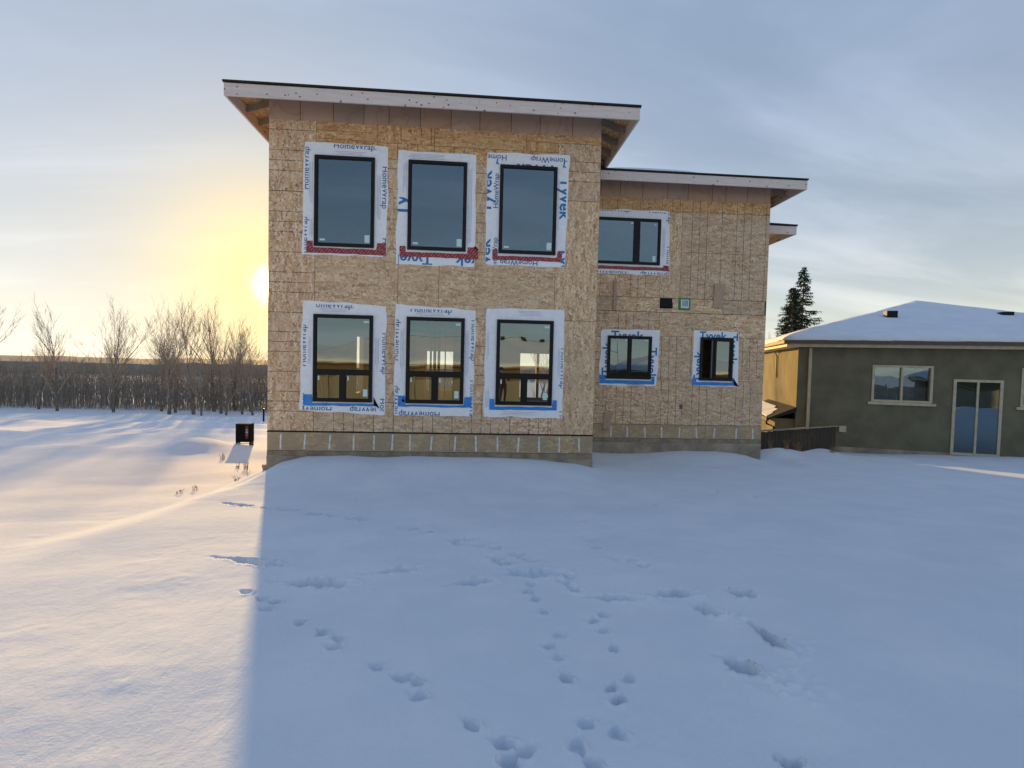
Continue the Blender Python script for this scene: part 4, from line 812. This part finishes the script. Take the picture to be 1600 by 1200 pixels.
MB().tube([(0,0,0),(0,0,8.2)], [.11,.07], 8).build('pole', M['lamp_metal'], sl); MB().tube([(0,0,6.2)]+[(-3.4*math.sin(t),0,6.2+2.1*(1-math.cos(t))) for t in (.3,.6,.9,1.2,1.5)], .07, 6).build('arm', M['lamp_metal'], sl); MB().box(-4.2,-3.3,-.15,.15,8.05,8.22).build('lamp_head', M['lamp_metal'], sl)

# ------------------------------------------------------------------ small things in the side yard
sg = empty('utility_box', (-4.28, 9.0, gz(-4.28,9.0))); tag(sg, 'black utility box with a faded red strip standing in the snow left of the house', 'utility box'); b0 = -1.62-gz(-4.28,9.0)
MB().box(-.265,.265,-.03,.30,b0-.02,b0+.66).build('cabinet', M['matte_black'], sg)
simple('faded_red', (.13,.035,.035), .6, .2)
rs_ = MB().box(.085,.195,-.035,-.031,b0+.10,b0+.60).build('red_strip', M['faded_red'], sg)
for q, (za, zb_) in enumerate(((.46,.49),(.40,.43),(.33,.38),(.25,.265))): MB().box(.10,.18,-.0385,-.0355,b0+za-.02,b0+zb_-.02).build('pale_mark', M['print_grey'], rs_)
for xx in (-.24,.24): MB().box(xx-.022,xx+.022,-.02,.28,b0-.35,b0-.021).build('leg', M['black_metal'], sg)
MB().box(-.218,.218,.0,.012,b0-.10,b0-.06).build('brace', M['strap'], sg)
tag(MB().tube([(-11.67,30,gz(-11.67,30)-.2),(-11.67,30,-2.35)], .07, 8).build('marker_post', M['black_metal']), 'thin dark marker post at the far edge of the snow field', 'post')
def weed(x, y, n, h, label, rs_seed):
    rr_ = random.Random(rs_seed); mb = MB(); 
    for _ in range(n):
        a, t = rr_.uniform(0,6.28), rr_.uniform(.05,.45); hh = h*rr_.uniform(.3,1.); ox, oy = rr_.uniform(-.05,.05), rr_.uniform(-.05,.05)
        p = [(ox,oy,-.05), (ox+.5*t*hh*math.cos(a)*.6, oy+.5*t*hh*math.sin(a)*.6, hh*.6), (ox+t*hh*math.cos(a), oy+t*hh*math.sin(a), hh)]
        mb.tube(p, [.005,.004,.002], 3, False)
        for _k in range(3):
            q = Vector(p[1]).lerp(Vector(p[2]), rr_.random()); s_ = .011*rr_.uniform(.6,1.6); d = Vector((rr_.uniform(-1,1),rr_.uniform(-1,1),rr_.uniform(-1,1)))*s_; e_ = Vector((rr_.uniform(-1,1),rr_.uniform(-1,1),rr_.uniform(-1,1)))*s_
            mb.quad([q-d, q-e_, q+d, q+e_])
    o = mb.build('dry_weed', M['dry_weed']); o.location = (x, y, gz(x,y)); tag(o, label, 'weed', 'dry weeds poking through the snow'); return o
for i, (x, y, n, h, lab) in enumerate(((-1.75,3.2,16,.22,'bushy dry weed tuft midway between the black utility box and the house corner'), (-2.05,3.4,12,.16,'small dry weed tuft just left of the bushy one'), (-.92,.75,18,.22,'dense yellow weed tuft in the sunlit snow below the foundation corner'), (-.72,.8,3,.34,'tall thin weed stalk beside the dense yellow tuft'), (-1.45,.1,7,.13,'low weed tuft at the left edge of the sunlit bank'), (-1.55,-.35,7,.11,'lowest weed tuft on the sunlit bank'), (-3.35,5.4,14,.30,'dark weed clump on the drift in front of the black utility box'))): weed(x, y, n, h, lab, 100+i)
for i, (x, y, n, h, lab) in enumerate(((12.75,3.35,22,.26,'dark dead weeds against the snow heap beside the wing foundation'), (13.3,3.45,24,.28,'dead weeds halfway along the fence foot'), (13.75,3.6,24,.30,'dead weeds drooping below the fence before the snow lump'), (14.6,3.3,16,.22,'dead weeds right of the snow lump by the fence'))): weed(x, y, n, h, lab, 200+i)

# ------------------------------------------------------------------ trees
def grow(rr_, p, d, L, r_, depth, trunk, crown, spread=.62):
    n = 4; pts, rad = [p.copy()], [r_]; q, dd = p.copy(), d.copy()
    for i in range(n):
        dd = (dd + Vector((rr_.uniform(-1,1), rr_.uniform(-1,1), rr_.uniform(-.3,.7)))*.11).normalized(); q = q + dd*(L/n); pts.append(q.copy()); rad.append(r_*(1-.5*(i+1)/n))
    (trunk if depth == 0 else crown).tube(pts, rad, 6 if depth == 0 else (4 if depth < 3 else 3), False)
    if depth >= 4: return
    kids = (6,5,4,4)[depth]
    for k in range(kids):
        t = rr_.uniform(.28 if depth == 0 else .15, 1.) if k else 1.; i = min(n-1, int(t*n)); base = pts[i].lerp(pts[i+1], t*n-i)
        a = rr_.uniform(0, 6.28); side = Vector((math.cos(a), math.sin(a), 0)); nd = (dd*(1. if k else 1.6) + side*spread*rr_.uniform(.5,1.2) + Vector((0,0,.30))).normalized()
        grow(rr_, base, nd, L*rr_.uniform(.50,.72), max(.008, r_*(1-.55*t)*.62), depth+1, trunk, crown, spread)
TREES = []
for v in range(5):
    rr_ = random.Random(40+v); tk, cw = MB(), MB(); grow(rr_, Vector((0,0,-.3)), Vector((rr_.uniform(-.12,.12), rr_.uniform(-.1,.1), 1)), 4.6, .15, 0, tk, cw)
    TREES.append((tk.mesh('trunk', M['bark'], True), cw.mesh('crown', M['twig'])))
def bare_tree(x, y, s, rz, v, label, group=None, name='bare_tree'):
    o = empty(name, (x, y, gz(x,y)), rz); o.scale = (s,s,s); tag(o, label, 'tree', group)
    for nm, me in zip(('trunk','crown'), TREES[v]):
        c = bpy.data.objects.new(nm, me); col.objects.link(c); c.parent = o
    return o
g1 = 'bare trees beyond the snow field'
bare_tree(-18.3, 42, .92, .4, 0, 'bare tree nearest the house wall, beyond the snow field', g1)
bare_tree(-20.8, 43, 1.02, 2.1, 1, 'bare tree behind the black utility box, second from the house wall', g1)
bare_tree(-22.4, 41, 1.12, 4.2, 2, 'tall forked bare tree left of the black utility box', g1)
bare_tree(-19.6, 47, .86, 1.3, 3, 'smaller bare tree set back between the two nearest the wall', g1)
bare_tree(-17.4, 46, .80, 5.1, 4, 'slender bare tree tight against the house wall edge, farther back', g1)
bare_tree(-21.6, 48, 1.0, .9, 0, 'bare tree standing back behind the tall forked tree', g1)
bare_tree(-23.6, 39, .98, 3.3, 1, 'thick stemmed bare tree at the front left of the tall forked tree', g1)
bare_tree(-19.0, 40, .72, 2.7, 2, 'low bare tree in front of the thicket, right of the black utility box', g1)
bare_tree(-16.9, 41, .84, .2, 3, 'bare tree half hidden by the house wall edge', g1)
bare_tree(-20.2, 38, .66, 5.6, 4, 'small bare tree in front of the second tree from the wall', g1)
bare_tree(-22.9, 46, 1.18, 1.9, 3, 'tallest bare tree, behind the thick stemmed one', g1)
bare_tree(-24.6, 41, .9, 2.4, 0, 'bare tree just left of the thick stemmed one', g1)
lab = ['first','second','third','fourth','fifth','sixth','seventh','eighth','ninth','tenth','eleventh','twelfth']
for i, (x, y, s, v) in enumerate(((-25.2,43,.95,4), (-27.6,45,1.1,0), (-30.4,42,.9,1), (-33.,46,1.15,3), (-36.2,43,1.0,2), (-39.5,45,.88,4), (-42.6,42,1.08,1), (-46.2,46,1.,0), (-50.,44,1.12,2), (-54.,46,.95,3))):
    bare_tree(x, y, s, i*1.7, v, lab[i]+' bare tree in the row leading left from the tall forked tree', g1)
bare_tree(32.0, 35, .95, .5, 1, 'bare bushy tree peeking over the snowy neighbour roof beside the wing', 'bare trees behind the stucco house'); bare_tree(47, 38, .9, 1.5, 3, 'bare tree standing behind the right end of the stucco house', 'bare trees behind the stucco house')
bare_tree(8.9, 27, .75, 1.1, 2, 'bare tree glimpsed through the far window behind the lower right panes', 'bare trees across the street'); bare_tree(3.0, 31, .8, 2.2, 4, 'bare tree glimpsed through the far window behind the lower middle panes', 'bare trees across the street')
# thicket of saplings along the far edge of the field: one mass
rr_ = random.Random(5); mb = MB()
for _ in range(8500):
    x = rr_.uniform(-75, 3); y = 46+rr_.uniform(0, 14); z = -4.3-.03*(y-46); h = rr_.uniform(2.6, 6.0)*(.85+.30*mnoise.noise((x*.22,0,3))+.22*mnoise.noise((x*.9,0,7))); lx, ly = rr_.uniform(-.5,.5), rr_.uniform(-.4,.4); r_ = rr_.uniform(.010,.030)
    p = [(x,y,z-.3), (x+lx*.4,y+ly*.4,z+h*.5), (x+lx,y+ly,z+h)]; mb.tube(p, [r_,r_*.75,r_*.3], 3, False)
    for _k in range(5):
        t = rr_.uniform(.3,.95); b = Vector(p[1]).lerp(Vector(p[2]), t) if t > .5 else Vector(p[0]).lerp(Vector(p[1]), t*2); a = rr_.uniform(0,6.28); l_ = rr_.uniform(.4,1.1)
        mb.tube([b, b+Vector((math.cos(a)*l_*.5, math.sin(a)*l_*.5, l_*.8))], [.014,.006], 3, False)
simple('thicket_stems', (.27,.255,.225), .95, .1, .3, 2)  # lifted grey puts the far haze into the stem colour
tag(mb.build('thicket', M['thicket_stems']), 'tangled leafless thicket along the far edge of the snow', 'thicket', kind='stuff')
def spruce(x, y, h, rad, seed, label):
    rr_ = random.Random(seed); o = empty('spruce_tree', (x, y, gz(x,y)), 0); tag(o, label, 'tree', 'spruces behind the stucco house')
    MB().tube([(0,0,-.3),(0,0,h*.5),(.05,0,h)], [.17,.10,.015], 7).build('trunk', M['bark'], o); mb = MB(); z = h*.14
    while z < h-.1:
        f = 1-z/h; nb_ = rr_.randint(6,10); r_ = rad*(f**.8)+.10
        for k in range(nb_):
            if rr_.random() < .12: continue
            a = rr_.uniform(0,6.28); L_ = r_*rr_.uniform(.55,1.12); dr = -.18*L_; prev = Vector((0,0,z)); seg = max(3, int(L_/.16)); d = Vector((math.cos(a), math.sin(a), 0)); sd_ = Vector((-d.y, d.x, 0))
            tip = Vector((0,0,z))+d*L_+Vector((0,0,dr+.10*L_*L_*.3)); mb.tube([prev, prev.lerp(tip,.5)+Vector((0,0,-.05*L_)), tip], [.022,.014,.004], 3, False)
            for i in range(seg*7):
                t = rr_.uniform(.18,1.03); c0_ = Vector((0,0,z)).lerp(tip, t)+Vector((0,0,-.05*L_*math.sin(math.pi*t))); w_ = .30*(1-.55*t)*min(1, L_)+.05
                e_ = c0_ + sd_*rr_.uniform(-w_,w_) + d*rr_.uniform(-.02,.16) + Vector((0,0,rr_.uniform(-.20,.03))); n_ = Vector((rr_.uniform(-1,1),rr_.uniform(-1,1),rr_.uniform(-1,1)))*.028
                mb.quad([c0_-n_, c0_+n_, e_+n_*.4, e_-n_*.4])
        z += rr_.uniform(.15,.27)*(.6+.7*f)
    mb.build('crown', M['needles'], o)
spruce(28.4, 27.5, 11.1, 2.8, 1, 'tall dark spruce showing over the snowy neighbour roof, nearest the bare house'); spruce(30.2, 29., 13.1, 3.2, 2, 'taller dark spruce just right of the first spruce'); spruce(43., 30., 10.5, 2.6, 3, 'spruce standing alone farther right behind the stucco house')
spruce(29.2, 34., 7.4, 2.0, 4, 'short spruce whose boughs just clear the roof beside the wing')

# ------------------------------------------------------------------ the photographer, seen only as a small figure in a pane
def person():
    px, py = 5.45, -12.2; g0 = gz(px, py)
    J = {'pel':(0,0,.93,.150), 'bel':(0,.01,1.08,.150), 'che':(0,.0,1.28,.165), 'sho':(0,-.01,1.42,.120), 'nek':(0,.0,1.50,.060), 'hed':(0,.03,1.60,.092), 'top':(0,.03,1.70,.080),
         'hl':(-.10,0,.86,.105), 'kl':(-.12,.03,.48,.068), 'al':(-.13,-.01,.09,.050), 'tl':(-.14,.14,.035,.042), 'hr':(.10,0,.86,.105), 'kr':(.12,.04,.48,.068), 'ar':(.13,.0,.09,.050), 'tr':(.15,.15,.035,.042),
         'sl':(-.19,0,1.40,.075), 'el':(-.30,.14,1.17,.055), 'wl':(-.12,.33,1.40,.036), 'pl':(-.075,.37,1.46,.036), 'sr':(.19,0,1.40,.075), 'er':(.30,.14,1.17,.055), 'wr':(.12,.33,1.40,.036), 'pr':(.075,.37,1.46,.036)}
    E_ = [('pel','bel'),('bel','che'),('che','sho'),('sho','nek'),('nek','hed'),('hed','top'),('pel','hl'),('hl','kl'),('kl','al'),('al','tl'),('pel','hr'),('hr','kr'),('kr','ar'),('ar','tr'),('sho','sl'),('sl','el'),('el','wl'),('wl','pl'),('sho','sr'),('sr','er'),('er','wr'),('wr','pr')]
    for s_, w_ in (('l',-1),('r',1)):
        for k, (fx, fy, fz, L_) in enumerate(((.000,.030,.045,1.),(.000,.034,.024,1.08),(.000,.034,.002,1.02),(.004,.030,-.018,.85))):
            b = J['p'+s_]; J[f'{s_}f{k}'] = (b[0]+w_*.004, b[1]+fy*.8, b[2]+fz, .010); J[f'{s_}g{k}'] = (b[0]-w_*.035*L_, b[1]+fy+.010, b[2]+fz+.004, .0085); E_ += [('p'+s_, f'{s_}f{k}'), (f'{s_}f{k}', f'{s_}g{k}')]
        b = J['p'+s_]; J[f'{s_}t0'] = (b[0]-w_*.02, b[1]-.012, b[2]+.03, .011); J[f'{s_}t1'] = (b[0]-w_*.045, b[1]+.0, b[2]+.05, .009); E_ += [('p'+s_, f'{s_}t0'), (f'{s_}t0', f'{s_}t1')]
    names = list(J); me = bpy.data.meshes.new('person'); me.from_pydata([J[n][:3] for n in names], [(names.index(a), names.index(b)) for a, b in E_], [])
    o = bpy.data.objects.new('person', me); col.objects.link(o); sk = o.modifiers.new('skin', 'SKIN'); sk.use_smooth_shade = True
    for i, n in enumerate(names): me.skin_vertices[0].data[i].radius = (J[n][3], J[n][3]*(.78 if n in ('pel','bel','che','sho') else 1.)); me.skin_vertices[0].data[i].use_root = (n == 'pel')
    sb = o.modifiers.new('sub', 'SUBSURF'); sb.levels = 2; sb.render_levels = 2
    dg = bpy.context.evaluated_depsgraph_get(); nm = bpy.data.meshes.new_from_object(o.evaluated_get(dg)); o.modifiers.clear(); o.data = nm; nm.name = 'person'
    nm.materials.clear()
    for m_ in ('jacket','trousers','skin','black_metal'): nm.materials.append(M[m_])
    for p in nm.polygons:
        c_ = p.center; p.use_smooth = True
        p.material_index = 2 if (c_.z > 1.50 and abs(c_.x) < .14 and c_.y < .25) or (c_.y > .335 and c_.z > 1.36) else (3 if c_.z < .10 else (1 if c_.z < .86 else 0))
    o.location = (px, py, g0-.01); tag(o, 'person in red jacket and grey trousers holding up a phone, mirrored in a pane', 'person')
    mb = MB(); n = 10
    for j in range(6):
        for i in range(n):
            a = 2*math.pi*i/n; ph = math.pi*.5*j/5; rr2 = .104; mb.v.append((rr2*math.cos(a)*math.cos(ph), .015+rr2*1.05*math.sin(a)*math.cos(ph)-.012, 1.635+.125*math.sin(ph)))
    for j in range(5):
        for i in range(n): mb.f.append((j*n+i, j*n+(i+1)%n, (j+1)*n+(i+1)%n, (j+1)*n+i)); mb.uv += [(0,0)]*4
    mb.build('hair', M['hair'], o, True)
    mb = MB()
    for ex in (-.034,.034): mb.box(ex-.012, ex+.012, .112, .122, 1.612, 1.624)
    mb.build('eyes', M['black_metal'], o); MB().tube([(0,.115,1.625),(0,.135,1.585),(0,.115,1.578)], [.008,.014,.01], 6).build('nose', M['skin'], o, True); MB().box(-.022,.022,.112,.120,1.545,1.555).build('mouth', M['jacket'], o)
    tag(MB().box(px-.04, px+.04, py+.385, py+.394, g0+1.43, g0+1.59).build('phone', M['phone']), 'pale phone held up by the person in the red jacket', 'phone')
person()
